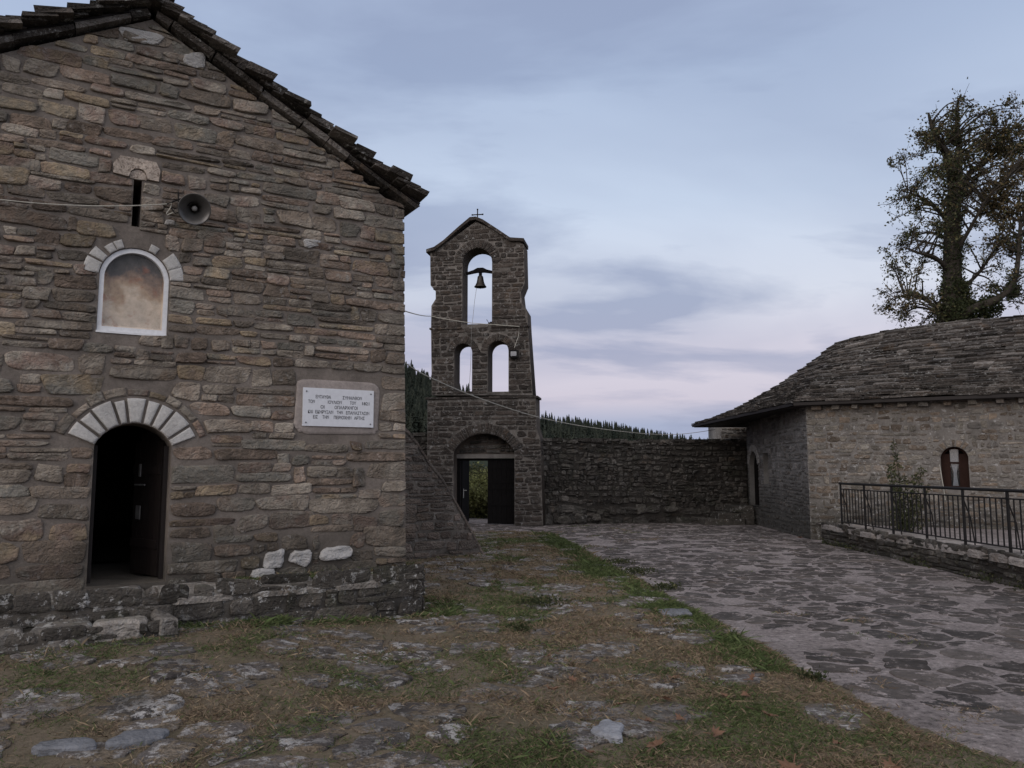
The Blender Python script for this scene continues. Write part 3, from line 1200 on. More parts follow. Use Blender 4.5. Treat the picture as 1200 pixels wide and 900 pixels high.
# carved stone above the slit window, with its small round head
mb = MB()
hd = arch_hole(-3.12, .085, 4.668, 4.79, .085)
pts = [(-3.36, 4.70), (-3.21, 4.685), (-3.205, 4.72)] + [(-3.12 + .085 * math.cos(a), 4.705 + .085 * math.sin(a)) for a in [math.pi * (1 - k / 6) for k in range(7)]] + [(-3.035, 4.685), (-2.92, 4.68), (-2.91, 4.80), (-2.95, 4.885), (-3.12, 4.90), (-3.30, 4.895), (-3.365, 4.80)]
rs = MB()
plate(rs, F.P, pts, [], 0.035, -.05)
plate(rs, F.P, [(-3.2, 4.676), (-3.04, 4.676)] + [(-3.12 + .08 * math.cos(math.pi * k / 8), 4.70 + .08 * math.sin(math.pi * k / 8)) for k in range(9)], [], 0.012, -.05)
rm = MT('carved tufa', .95, .2)
rm.color(rm.mix(.9, rm.ramp(rm.noise(30, 6, .8), [(.40, (.16, .125, .105)), (.50, (.46, .385, .32)), (.7, (.60, .51, .44))]), rm.ramp(rm.noise(6, 3), [(.3, .7), (.7, 1.3)]), 'MULTIPLY'))
rm.bump(rm.noise(45, 6, .8), .9, .03)
rs.build('carved_stone', rm.m, church)
mb = MB()
mb.box(F.P, -3.22, -3.02, 4.1, 4.72, -.56, -.552)
mb.build('slit_window', M['wood_black'], church)  # black sheet closing the slit from behind

# roof of stone slabs
mb = MB()


def slab_roof(P_edge, rows, e, ell, t, wr, o_start, o_len, s, mat=0, jit=.012):
    """Courses of slabs on one slope; P_edge(d, o, h): d metres up the slope, h above the deck."""
    dl = math.atan(t / e) * .62
    for i in range(rows):
        d0 = i * e
        o = o_start + rng.uniform(-.10, .09)
        while o > o_start - o_len:
            w = rng.uniform(*wr)
            tt = t * rng.uniform(.7, 1.35)
            lift = ell * math.sin(dl) + .035 + rng.uniform(-.012, .018)
            dd = d0 + rng.uniform(-.035, .035)
            le = ell * rng.uniform(.9, 1.1)
            c = [(dd + rng.uniform(-.02, .02), o), (dd + rng.uniform(-.02, .02), o - w + .012), (dd + le, o - w + .012), (dd + le, o)]
            vs = []
            for hh in (0, tt):
                for q, (d, oo) in enumerate(c):
                    drop = (d - dd) * math.sin(dl)
                    vs.append(P_edge(d + (rng.uniform(-jit, jit) if q < 2 else 0), oo + rng.uniform(-jit, jit), lift * .8 - drop + hh + rng.uniform(-.012, .012)))
            f = [(0, 1, 2, 3), (7, 6, 5, 4), (0, 4, 5, 1), (1, 5, 6, 2), (2, 6, 7, 3), (3, 7, 4, 0)]
            if s < 0:
                f = [tuple(reversed(x)) for x in f]
            mb.add(vs, f, mat, (rng.random(), rng.random(), rng.random() * .8))
            o -= w


cosS, sinS = 1 / nrm, SL / nrm
for s in (1, -1):
    half = 3.06 + .09

    def PE(d, o, h, s=s, half=half):
        x = half - d * cosS - 0 * h
        return F.P(AP_U + s * (x + h * sinS), AP_Z - SL * half + d * sinS + h * cosS + .10, o)
    slab_roof(PE, 23, .153, .29, .060, (.18, .50), .22, L + .4, s, jit=.03)
# ridge cap
for k in range(26):
    o = .26 - k * .40
    mb.box(F.P, AP_U - .22, AP_U + .20, AP_Z + .285 + rng.uniform(-.01, .02), AP_Z + .345, o - .385, o, 0, (rng.random(), rng.random(), .2), .02, rng)
roof = mb.build('roof', M['slate'], church, recalc=True)
# verge stones under the slabs and the eave boards
mb = MB()
for s in (1, -1):
    d = -.02
    while d < 3.42:
        w = min(rng.uniform(.25, .6), 3.51 - d)
        def PV(a, h, o, s=s):
            x = 3.06 + .04 - a * cosS
            return F.P(AP_U + s * (x + h * sinS), AP_Z - SL * 3.10 + a * sinS + h * cosS, o)
        mb.box(PV, d, d + w - .012, .02, .085 + rng.uniform(-.012, .012), -.5, .09 + rng.uniform(-.035, .025), 0, (rng.random(), rng.random(), .3), .014, rng)
        d += w
    # deck under the slabs
    def PD(a, h, o, s=s):
        x = 3.06 + .06 - a * cosS
        return F.P(AP_U + s * (x + h * sinS), AP_Z - SL * 3.12 + a * sinS + h * cosS, o)
    mb.box(PD, 0, 3.53, .10, .125, -L - .1, .05, 1)
mb.build('verge', [M['slate'], M['wood_dark']], roof, recalc=True)

# ------------------------------------------------------------------ plaque
plaque = thing('memorial_plaque', 'pale marble plaque with five lines of dark Greek lettering on the church wall', 'plaque', F.P(-.875, 2.086, 0))
mb = MB()
pts = []
for k in range(40):
    t = 2 * math.pi * k / 40
    c, s_ = math.cos(t), math.sin(t)
    x = math.copysign(abs(c) ** .22, c); z = math.copysign(abs(s_) ** .22, s_)
    j = 1 + .05 * mnoise.noise((c * 3, s_ * 3, 4))
    pts.append((-.875 + x * .505 * j, 2.325 + z * .315 * j))
raised(mb, F.P, pts, .018, rng, 0, (.5, .5, .2), rough=.3, edge=.02)
mb.build('mortar_bed', mortar_mat('pale mortar', (.27, .235, .215), .25), plaque, smooth=True)
mb = MB()
mb.box(F.P, -1.300, -.450, 2.096, 2.537, .004, .042)
tab = mb.build('tablet', M['plaque'], plaque)
for (u, z) in ((-1.262, 2.495), (-.488, 2.495), (-1.262, 2.135), (-.488, 2.135)):
    mb = MB()
    mb.tube([F.P(u, z, .042), F.P(u, z, .050)], .008, 8)
    mb.build('screw', M['ink'], tab)
LINES = [[('ΕΝΤΑΥΘΑ', -1.155, -.975), ('ΣΥΝΗΛΘΟΝ', -.835, -.600)],
         [('ΤΟΝ', -1.240, -1.165), ('ΙΟΥΛΙΟΝ', -1.010, -.845), ('ΤΟΥ', -.745, -.670), ('1821', -.595, -.505)],
         [('ΟΙ', -1.095, -1.050), ('ΟΠΛΑΡΧΗΓΟΙ', -.930, -.650)],
         [('ΚΑΙ', -1.240, -1.185), ('ΕΚΗΡΥΞΑΝ', -1.155, -.945), ('ΤΗΝ', -.900, -.830), ('ΕΠΑΝΑΣΤΑΣΙΝ', -.790, -.505)],
         [('ΕΙΣ', -1.180, -1.125), ('ΤΗΝ', -1.070, -.995), ('ΠΕΡΙΟΧΗΝ', -.935, -.725), ('ΑΡΤΗΣ', -.690, -.560)]]
dg = None
for li, words in enumerate(LINES):
    lv, lf = [], []
    z = 2.418 - li * .0585
    for (txt, u0, u1) in words:
        cu = bpy.data.curves.new('t', 'FONT')
        cu.body = txt
        cu.size = .052
        cu.extrude = 0.0
        cu.resolution_u = 2
        cu.offset = .0009
        to = bpy.data.objects.new('t', cu)
        COL.objects.link(to)
        dg = bpy.context.evaluated_depsgraph_get()
        me = bpy.data.meshes.new_from_object(to.evaluated_get(dg))
        xs = [v.co.x for v in me.vertices]
        if xs:
            sc = (u1 - u0) / (max(xs) - min(xs))
            n0 = len(lv)
            lv += [F.P(u0 + (v.co.x - min(xs)) * sc, z + v.co.y, .0436) for v in me.vertices]
            lf += [[i + n0 for i in p.vertices] for p in me.polygons]
        bpy.data.objects.remove(to)
        bpy.data.meshes.remove(me)
        bpy.data.curves.remove(cu)
    mb = MB()
    mb.add(lv, lf)
    mb.build('lettering', M['ink'], tab)

# ------------------------------------------------------------------ loudspeaker
spk = thing('loudspeaker', 'grey horn loudspeaker on a thin iron bracket high on the church wall', 'loudspeaker', F.P(-2.62, 4.34, 0))
ax = (Vector((0.35, -3.2, -2.0)) - Vector((-0.4, 0, 0))).normalized()
ax = (Vector((0, 0, EYE - .5)) - Vector(F.P(-2.59, 4.34, .36))).normalized()
ctr = Vector(F.P(-2.59, 4.34, .34))
a_ = ax.cross(Vector((0, 0, 1))).normalized()
b_ = a_.cross(ax)


def lathe(mb, prof, n=32, mat=0):
    vs, fs = [], []
    for (r, d) in prof:
        for k in range(n):
            t = 2 * math.pi * k / n
            vs.append(tuple(ctr + a_ * r * math.cos(t) + b_ * r * math.sin(t) + ax * d))
    for i in range(len(prof) - 1):
        for k in range(n):
            k2 = (k + 1) % n
            fs.append((i * n + k, i * n + k2, (i + 1) * n + k2, (i + 1) * n + k))
    mb.add(vs, fs, mat)


mb = MB()
lathe(mb, [(.035, -.24), (.045, -.20), (.06, -.13), (.085, -.08), (.115, -.04), (.150, -.005), (.163, .0), (.166, .008), (.160, .010), (.147, .0), (.112, -.035), (.082, -.075), (.055, -.125), (.04, -.19), (.0, -.19)])
mb.build('horn', M['grey_enamel'], spk, smooth=True)
mb = MB()
lathe(mb, [(.0, -.085), (.018, -.087), (.028, -.10), (.030, -.13), (.026, -.19)])
mb.build('phase_plug', plain_mat('grey plastic', (.25, .24, .23), .5), spk, smooth=True)
mb = MB()
lathe(mb, [(.0, -.34), (.045, -.34), (.055, -.33), (.055, -.245), (.036, -.24)], 20)
mb.build('driver', M['grey_enamel'], spk)
mb = MB()
p_ = lambda px, py, o: F.P(*F.uz(px, py, o), o)
mb.tube([p_(196, 239, .03), p_(196, 239, .16), p_(214, 232, .20), p_(220, 241, .26), ctr - ax * .05 + Vector((0, 0, .12))], .008, 6)
mb.tube([p_(209, 224, .0), p_(209, 236, .14)], .007, 6)
mb.tube([p_(200, 243, .02), p_(205, 250, .14), ctr - ax * .2], .007, 6)
mb.build('bracket', M['iron'], spk)


def span(a, b, sag, n=24):
    a, b = Vector(a), Vector(b)
    return [tuple(a.lerp(b, k / n) - Vector((0, 0, sag * 4 * (k / n) * (1 - k / n)))) for k in range(n + 1)]


# the cable that comes in from the left, with its tied tail
mb = MB()
w0 = p_(0, 227, .20)
w1 = p_(196, 239, .16)
far_l = Vector(w1) + (Vector(w0) - Vector(w1)) * 1.35
mb.tube(span(far_l, w1, .075), .0055, 6)
mb.tube([w1, p_(201, 238, .17), p_(200, 243, .17), p_(195, 250, .16), p_(196, 252, .17), p_(203, 249, .17)], .0055, 6)
tag(mb.build('speaker_cable', M['cable']), 'pale cable stretched across the church gable to the loudspeaker bracket', 'cable')

# ------------------------------------------------------------------ church terrace and step
terr = thing('stone_terrace', 'low lichen spotted stone terrace along the foot of the church front', 'terrace', F.P(-2, 0, .9))
TF = Frame(-.97, 9.0, 33.5)
mb = MB()
mb.box(TF.P, -6.5, -.02, -.1, .385, -1.05, -.01, 1)
lay(mb, TF, course_cells(-6.5, 0, .0, .40, lambda z: (.14, .22), lambda z: (.2, .55), rng, .02, .2), .014, .016, rng, [], [(1, 0, .0)], 0, 18, .16, rough=.9)
TS = Frame(*TF.P(0, 0, 0)[:2], 33.5 + 90)
lay(mb, TS, course_cells(0, 1.0, .0, .40, lambda z: (.12, .22), lambda z: (.2, .45), rng, .02, .2), .02, .02, rng, [], [(1, 0, 1.0)], 0, 12, .14)


def TG(u, v, o):       # top paving: u along the front, v towards the church
    return TF.P(u, .375 + o + .012 * mnoise.noise((u * 2, v * 2, 0)), -v)


u = -6.5
while u < 0:
    w = min(rng.uniform(.45, .95), .03 - u)
    v = -.012
    while v < 1.0:
        d = rng.uniform(.4, .7)
        pts = rect_outline(u + w / 2, v + d / 2, w - .02, d - .02, rng, 16, 6, .07)
        raised(mb, TG, pts, .035, rng, 2, rough=.5, edge=.02, base=-.03)
        v += d
    u += w
M['ledge_top'] = stone_mat('worn ledge stone', [(.17, .152, .132), (.25, .225, .20), (.21, .188, .166)], 1.0, dark=.3, moss=.35, lichscale=9, lich_t=.52)  # lichened tops made paler than the fronts: their light is in the colour
mb.build('terrace_wall', [M['kerb_stone'], M['terrace_bed'], M['ledge_top']], terr, smooth=True)

step = thing('stone_step', 'low stone step of lichen covered slabs in front of the church terrace', 'step', TF.P(-3.6, 0, .2))
mb = MB()
u0s, u1s = -4.3, -2.62
mb.box(TF.P, u0s, u1s - .02, 0, .25, .0, .34, 1)
u = u0s
while u < u1s - .05:
    w = min(rng.uniform(.35, .65), u1s - u)
    pts = rect_outline(u + w / 2, -.17, w - .02, .40, rng, 16, 6, .08)
    raised(mb, lambda a, b, c: TF.P(a, .245 + c, -b), pts, .05, rng, 2, rough=.4, edge=.025, base=-.1)
    u += w
lay(mb, Frame(*TF.P(u0s, 0, .34)[:2], 33.5), course_cells(0, 1.7, .06, .27, lambda z: (.09, .13), lambda z: (.2, .5), rng), .02, .018, rng, [], [(1, 0, 1.68)], 0, 14, .16, rough=.5)
mb.build('step_slab', [M['kerb_stone'], M['terrace_bed'], M['ledge_top']], step, smooth=True)

# ------------------------------------------------------------------ bell tower over the gate
rng = random.Random(21)
_b = at_ground(636, 617)
T = Frame(_b.x, _b.y, -10)
TT = 0.78                                       # thickness
tz = lambda px, py: T.uz(px, py)
tower = thing('bell_gate_tower', 'dark stone bell gable with three arched openings above an arched gateway', 'bell tower', T.P(-1.75, 0, 0))


def arch_px(x0, x1, ytop, ybot, yspring):
    (a, zb), (b, _z) = tz(x0, ybot), tz(x1, ybot)
    c = tz((x0 + x1) / 2, ytop)[1]
    sp = tz((x0 + x1) / 2, yspring)[1]
    return arch_hole((a + b) / 2, (b - a) / 2, zb, c, min((b - a) / 2 * .999, c - sp))


GATE = arch_px(531, 603, 508, 617, 529)
GATE['zb'] = -0.06
BELL = arch_px(541, 576, 290, 380, 309)
A1 = arch_px(531.5, 552.5, 402, 459, 413)
A2 = arch_px(571, 595.5, 399, 459, 411)
for h, r in ((GATE, .30), (BELL, .26), (A1, .22), (A2, .22)):
    h['ring'] = r
ul = lambda px, py: tz(px, py)
LOW = [tz(500, 620), tz(636.5, 620), tz(633, 515), tz(628.5, 500), tz(628, 466), tz(501, 466)]
LOW[0] = (LOW[0][0], -.05)
LOW[1] = (LOW[1][0], -.05)
UP = [tz(505.5, 463), tz(624, 463), tz(618.5, 385), tz(617.5, 365), tz(611.5, 355), tz(610, 342), tz(614.5, 331), tz(613.5, 286), tz(604, 281), tz(557, 259), tz(514, 290), tz(503.5, 296), tz(504, 334), tz(510, 341), tz(510, 350), tz(505, 358), tz(504.5, 385)]
mb = MB()
# the gateway block: front skin with the gate arch, stones on top
low_poly = LOW
plate(mb, T.P, low_poly, [arch_outline(GATE, 18)], 0.0, -TT, 1, 2)
plate(mb, T.P, UP, [arch_outline(BELL, 14), arch_outline(A1, 12), arch_outline(A2, 12)], -0.05, -TT + .02, 1, 2)


def prof(poly, z):
    """left and right limits of an outline at height z"""
    xs = []
    for k in range(len(poly)):
        (a, za), (b, zb) = poly[k], poly[(k + 1) % len(poly)]
        if (za - z) * (zb - z) < 0:
            xs.append(a + (b - a) * (z - za) / (zb - za))
    return (min(xs), max(xs)) if len(xs) >= 2 else None


def fit(cells, poly, mg=0.0):
    out = []
    for (cx, cz, w, h) in cells:
        p = prof(poly, cz)
        p2 = prof(poly, cz + h * .45)
        if not p or not p2:
            continue
        l, r = max(cx - w / 2, p[0] + mg, p2[0] + mg), min(cx + w / 2, p[1] - mg, p2[1] - mg)
        if r - l > .07:
            out.append(((l + r) / 2, cz, r - l, h))
    return out


thf, twf = (lambda z: (.10, .21)), (lambda z: (.20, .52))
lz = LOW[4][1]
lay(mb, T, fit(course_cells(-3.6, .1, 0, lz, thf, twf, rng, .02, .2, [GATE]), LOW), .022, .028, rng, [GATE], [], 0, 12, .12, rough=.5)
lay(mb, T, fit(course_cells(-3.6, 0, UP[0][1], 8.9, thf, twf, rng, .02, .2, [BELL, A1, A2]), UP), .022, .028, rng, [BELL, A1, A2], [], 0, 12, .12, rough=.5, o=-.05)
ring_stones(mb, T, GATE, 0.0, .29, 25, .025, rng, 0, gap=.022)
ring_stones(mb, T, BELL, 0.0, .25, 15, .025, rng, 0, gap=.022, o=-.05)
ring_stones(mb, T, A1, 0.0, .21, 11, .025, rng, 0, gap=.02, o=-.05)
ring_stones(mb, T, A2, 0.0, .21, 11, .025, rng, 0, gap=.02, o=-.05)
# stones on the returns to the right
SR = Frame(*T.P(LOW[2][0] + .002, 0, 0)[:2], 80)
lay(mb, SR, course_cells(0, TT, 0, LOW[2][1] - .05, thf, lambda z: (.25, .45), rng), .02, .025, rng, [], [(1, 0, TT), (-1, 0, 0)], 0, 10, inner=False)
mb.build('wall', [M['tower_stone'], M['tower_mortar'], M['tower_core']], tower, smooth=True)

# ledges
mb = MB()
u = LOW[5][0] - .05
while u < LOW[4][0]:
    w = min(rng.uniform(.3, .6), LOW[4][0] + .06 - u)
    if w < .08:
        break
    mb.box(T.P, u, u + w - .01, lz - .005, lz + rng.uniform(.045, .075), -TT - .03, .05 + rng.uniform(-.02, .02), 0, (rng.random(), rng.random(), .2), .008, rng)
    u += w
mb.build('ledge', M['tower_stone'], tower)
mz = tz(540, 384)[1]
for (ua, ub) in ((UP[16][0] - .03, BELL['uc'] - BELL['half']), (BELL['uc'] + BELL['half'], UP[2][0] + .04)):
    mb = MB()
    u = ua
    while u < ub - .05:
        w = min(rng.uniform(.25, .45), ub - u)
        mb.box(T.P, u, u + w - .01, mz - .03, mz + .02, -.2, .01 + rng.uniform(-.01, .015), 0, (rng.random(), rng.random(), .2), .006, rng)
        u += w
    mb.build('ledge', M['tower_stone'], tower)

# coping of flat stones following the gable
mb = MB()
cop = [tz(500, 294), tz(509, 291), tz(520, 283), tz(538, 267), tz(551, 256.5), tz(558, 255.5), tz(566, 259), tz(583, 270), tz(598, 280), tz(608, 280.5), tz(614, 281)]
n = len(cop)
vs, fs = [], []
for (o, dz) in ((.07, 0), (.07, .10), (-TT - .05, .10), (-TT - .05, 0)):
    for (a, b) in cop:
        vs.append(T.P(a + rng.uniform(-.006, .006), b - .07 + dz + rng.uniform(-.008, .008), o))
for r in range(4):
    for k in range(n - 1):
        a, b = r * n + k, ((r + 1) % 4) * n + k
        fs.append((a, a + 1, b + 1, b))
fs += [(0, n, 2 * n, 3 * n), (n - 1, 4 * n - 1, 3 * n - 1, 2 * n - 1)]
mb.add(vs, fs, 0, (.3, .3, .2))
mb.build('coping', M['tower_stone'], tower, recalc=True)
mb = MB()
cu, cz_ = tz(557, 257)
mb.tube([T.P(cu, cz_ - .05, -.3), T.P(cu, cz_ + .40, -.3)], .017, 6)
mb.tube([T.P(cu - .16, cz_ + .24, -.3), T.P(cu + .16, cz_ + .24, -.3)], .017, 6)
for (a, b) in ((-.16, .24), (.16, .24), (0, .40)):
    mb.tube([T.P(cu + a - .02, cz_ + b, -.3), T.P(cu + a + .02, cz_ + b, -.3)], .024, 6)
mb.build('cross', M['iron'], tower)

# stone filling of the gate arch over a timber lintel, and the two leaves
mb = MB()
lint = tz(568, 534)[1]
ti = dict(GATE)
tym = [p for p in arch_outline(ti, 18) if p[1] > lint]
tym = [(GATE['uc'] - GATE['half'], lint), (GATE['uc'] + GATE['half'], lint)] + tym
plate(mb, T.P, tym, [], -.40, -.62, 1, 1)
cells = course_cells(GATE['uc'] - 1, GATE['uc'] + 1, lint + .08, GATE['zt'], lambda z: (.11, .18), lambda z: (.18, .34), rng)
lay(mb, T, fit(cells, tym, .02), .03, .03, rng, [], [], 0, 12, .2, rough=.5, o=-.40)
mb.build('arch_filling', [M['dry_stone'], M['tower_core']], tower, smooth=True)
mb = MB()
mb.box(T.P, GATE['uc'] - GATE['half'] + .004, GATE['uc'] + GATE['half'] - .004, lint - .07, lint + .05, -.60, -.34)
mb.build('lintel', plain_mat('weathered timber', (.16, .145, .13), .85, .2, 0, .35, 5, .3), tower)
gl, gr = GATE['uc'] - GATE['half'], GATE['uc'] + GATE['half']
um = T.uz(571.5, 580, -.45)[0]
mb = MB()
mb.box(T.P, gl + .002, gl + .10, -.03, lint - .07, -.56, -.42)
mb.box(T.P, gl + .10, um, lint - .14, lint - .072, -.56, -.42)
mb.build('gate_frame', M['wood_black'], tower)
mb = MB()
k = 0
u = um
while u < gr - .01:
    w = min(.14, gr - .003 - u)
    mb.box(T.P, u, u + w - .006, .03, lint - .075, -.50, -.445)
    u += w
for z in (.55, 1.02, 1.20, 1.62):
    mb.box(T.P, um + .01, gr - .01, z, z + .05, -.444, -.425)
lf_ = mb.build('gate_leaf', M['wood_black'], tower)
mb = MB()
GL = lambda u, z, o: T.P(gl + .10 + o + u * .02, z, -.57 - u)       # left leaf, swung outwards
for k in range(6):
    mb.box(GL, k * .14, k * .14 + .134, .03, lint - .12, -.03, .025)
lf2 = mb.build('gate_leaf', M['wood_black'], tower)
mb = MB()
q = T.P(gl + .16, .98, -.60)
mb.tube([q, (q[0] + .09, q[1] - .02, q[2])], .013, 6)
mb.tube([(q[0], q[1], q[2] + .05), (q[0], q[1] - .02, q[2] - .22)], .008, 6)
mb.build('handle', plain_mat('worn steel', (.4, .4, .38), .4, .5, .6), lf2)

# bell
bu, bz = tz(560, 331)
bell = thing('church_bell', 'small bronze bell hanging from a dark wooden yoke in the upper arch', 'bell', T.P(bu, bz - .3, -.35))
mb = MB()
yz = tz(560, 316)[1]
ys = [(-.46, -.035), (-.40, -.045), (-.12, .0), (0, .0), (.12, .0), (.40, -.045), (.47, -.035), (.47, .02), (.40, .022), (.22, .07), (.09, .135), (-.09, .135), (-.22, .07), (-.40, .02), (-.46, .02)]
plate(mb, T.P, [(bu + a * .96, yz + b) for a, b in ys], [], -.29, -.41)
mb.tube([T.P(bu, yz + .03, -.35), T.P(bu, yz - .12, -.35)], .05, 10)
mb.build('yoke', M['wood_black'], bell)
ctr = Vector(T.P(bu, 0, -.35))
ax, a_, b_ = Vector((0, 0, 1)), Vector((1, 0, 0)), Vector((0, 1, 0))
bt = yz - .09
mb = MB()
lathe(mb, [(0, bt), (.055, bt - .005), (.085, bt - .04), (.095, bt - .12), (.115, bt - .22), (.15, bt - .30), (.185, bt - .345), (.18, bt - .36), (.15, bt - .345), (.10, bt - .24), (.08, bt - .1), (0, bt - .06)], 24)
mb.build('bell_body', M['bronze'], bell, smooth=True)
mb = MB()
lathe(mb, [(0, bt - .1), (.015, bt - .1), (.015, bt - .32), (.04, bt - .36), (.04, bt - .39), (0, bt - .41)], 10)
mb.build('clapper', M['iron'], bell, smooth=True)
mb = MB()
r0 = Vector(T.P(bu - .10, bt - .30, -.33))
mb.tube([r0, T.P(bu - .14, bt - .8, -.2), T.P(bu - .17, tz(554, 380)[1] + .02, -.03), T.P(bu - .17, tz(554, 383)[1], .04), T.P(bu - .20, tz(553, 430)[1], .035), T.P(bu - .24, tz(551, 458)[1], .03)], .006, 6)
tag(mb.build('bell_rope', M['dark_cable']), 'thin rope hanging down from the bell past the lower arches', 'rope')

# floodlight and the small lamp on the sill
flu, flz = tz(602.5, 415)
fl = thing('floodlight', 'small square black floodlight on the tower beside the right lower arch', 'floodlight', T.P(flu, flz, 0))
mb = MB()
FP = lambda u, z, o: T.P(flu + u, flz + z, o)
mb.box(FP, -.13, .13, -.11, .11, .02, .10)
for (a, b, c, d) in ((-.13, -.10, -.11, .11), (.10, .13, -.11, .11), (-.099, .099, -.11, -.085), (-.099, .099, .085, .11)):
    mb.box(FP, a, b, c, d, .101, .115)
mb.build('housing', M['iron'], fl)
mb = MB()
mb.box(FP, -.085, .085, -.065, .065, .101, .106)
mb.build('lens', plain_mat('lamp glass', (.16, .17, .19), .12, .6, 0, .1), fl)
mb = MB()
mb.box(FP, -.03, .03, -.15, -.112, -.0, .05)
mb.build('bracket', M['iron'], fl)
mb = MB()
lu, l_z = tz(574, 379)
LP = lambda u, z, o: T.P(lu + u, l_z + z, -.2 + o)
mb.box(LP, -.08, .08, -.02, .06, -.06, .06)
mb.box(LP, -.03, .03, .06, .085, -.03, .03)
mb.tube([LP(-.07, .05, 0), LP(-.14, .16, 0)], .008, 5)
tag(mb.build('junction_box', M['iron']), 'small black box on the sill of the bell opening', 'box')

# cables
mb = MB()
c0 = F.P(-.10, 3.42, -1.4)
p1 = T.P(*tz(505, 371), .07)
p2 = T.P(*tz(553, 379), .06)
p3 = T.P(*tz(609, 383), .06)
p4 = T.P(*tz(608, 394), .05)
p5 = T.P(*tz(603, 408), .05)
_s = Vector(at_depth(474, 363.5, 11.5)) - Vector(p1)
mb.tube(span(Vector(p1) + _s * 1.12, p1, .03) + span(p1, p2, .01, 4) + [p3, p4, p5], .010, 5)
tag(mb.build('lamp_cable', M['cable']), 'thin grey cable running from the church to the floodlight on the tower', 'cable')
mb = MB()
e1 = at_depth(838, 503.5, 24.0)
s0 = at_depth(474, 425, 10.4)
mid = at_depth(628, 488, 16.5)
_a = Vector(s0) + (Vector(s0) - Vector(mid)) * .06
P_ = [Vector(_a), Vector(s0), at_depth(500, 440.5, 11.3), at_depth(560, 466, 13.4), mid, at_depth(690, 500.5, 18.9), at_depth(760, 508.5, 21.4), at_depth(800, 508.5, 22.8), e1]
sm = []
for k in range(len(P_) - 1):
    a, b, c, d = P_[max(0, k - 1)], P_[k], P_[k + 1], P_[min(len(P_) - 1, k + 2)]
    for t in range(6):
        t /= 6
        sm.append(.5 * ((2 * b) + (c - a) * t + (2 * a - 5 * b + 4 * c - d) * t * t + (3 * b - a - 3 * c + d) * t ** 3))
sm.append(P_[-1])
mb.tube(sm, .008, 6)
tag(mb.build('overhead_cable', M['cable']), 'pale cable sagging from the church corner across the gate to the house eave', 'cable')

# ------------------------------------------------------------------ buttress wall beside the church
rng = random.Random(31)
_g = at_ground(480, 655)
B = Frame(_g.x, _g.y, 24)
bp = [(470, 497), (480, 507), (490, 520), (503, 541), (517, 558), (531, 582), (545, 607), (557, 630), (567, 650)]
bp = [B.uz(*p) for p in bp]
out = [(-2.6, -.05), (bp[-1][0] + .03, -.05)] + list(reversed(bp)) + [(-2.6, bp[0][1] + .3)]
mb = MB()
plate(mb, B.P, out, [], 0, -1.0, 1, 1)
lay(mb, B, fit(course_cells(-2.2, 2.2, .0, 3.4, lambda z: (.11, .2), lambda z: (.22, .5), rng, .03, .25), out), .02, .026, rng, [], [], 0, 14, .14, rough=.5)
# flat stones along the slope
for k in range(len(bp) - 1):
    (a, za), (b, zb) = bp[k], bp[k + 1]
    mb.add([B.P(a, za + .012, .022), B.P(b, zb + .012, .022), B.P(b, zb + .012, -1.01), B.P(a, za + .012, -1.01), B.P(a, za - .06, .022), B.P(b, zb - .06, .022)], [(0, 1, 2, 3), (4, 5, 1, 0)], 0, (rng.random(), rng.random(), .2))
tag(mb.build('buttress', [stone_mat('buttress stone', [(.115, .092, .078), (.155, .124, .105), (.132, .113, .098)], .25, dark=.25), M['tower_mortar']], smooth=True), 'sloping stone buttress between the church corner and the gateway', 'buttress')

# ------------------------------------------------------------------ perimeter wall
def dry_wall(name, fr, length, ztop, label, thick=.6, stones_from=0.0):
    mb = MB()
    n = 24
    prof_ = [(length * k / n, ztop + .06 * mnoise.noise((k * .7, 2, length)) - .03) for k in range(n + 1)]
    out = [(0, -.06), (length, -.06)] + [(a, b - .05) for a, b in reversed(prof_)]
    plate(mb, fr.P, out, [], 0, -thick, 1, 1)
    lim = [(0, -.06), (length, -.06)] + list(reversed(prof_))
    cells = fit(course_cells(stones_from, length, .0, ztop, lambda z: (.10, .20) if z > .35 else (.18, .3), lambda z: (.10, .28) if z > .35 else (.2, .42), rng, .12, .22), lim)
    lay(mb, fr, cells, .045, .022, rng, [], [], 0, 14, .24, rough=.8, edge=.022)
    u = stones_from
    while u < length:                 # loose cap stones
        w = rng.uniform(.18, .45)
        z = np.interp(u, [p[0] for p in prof_], [p[1] for p in prof_])
        mb.box(fr.P, u, min(length, u + w - .015), z - .06, z + rng.uniform(0, .06), -thick - .02, .04 + rng.uniform(-.03, .03), 0, (rng.random() * .6, rng.random() * .6, rng.random() * .8), .018, rng)
        u += w
    return tag(mb.build(name, [M['dry_stone'], M['dry_gap']], smooth=False), label, 'stone wall')


WR = Frame(.85, 23.25, 11.5)
dry_wall('perimeter_wall', WR, 6.5, 2.50, 'dark dry stone courtyard wall between the bell tower and the house')
WL = Frame(-8.5, 23.7, 0)
dry_wall('perimeter_wall', WL, 6.2, 2.68, 'dark stretch of stone wall behind the church, left of the bell tower', stones_from=4.0)
# a few big boulders at the wall foot
mb = MB()
for (px, py, w, h) in ((661, 609, .42, .30), (679, 607, .26, .28), (699, 606, .30, .22), (640, 611, .22, .16), (786, 597, .42, .2)):
    u, z = WR.uz(px, py)
    raised(mb, lambda a, b, c: WR.P(a, b, c + .02), rect_outline(u, z, w, h, rng, 14, 2.6, .15), .10, rng, 0, (.9, .9, .3), rough=.6, edge=.05)
struct(mb.build('footing_stones', M['dry_stone'], smooth=True))

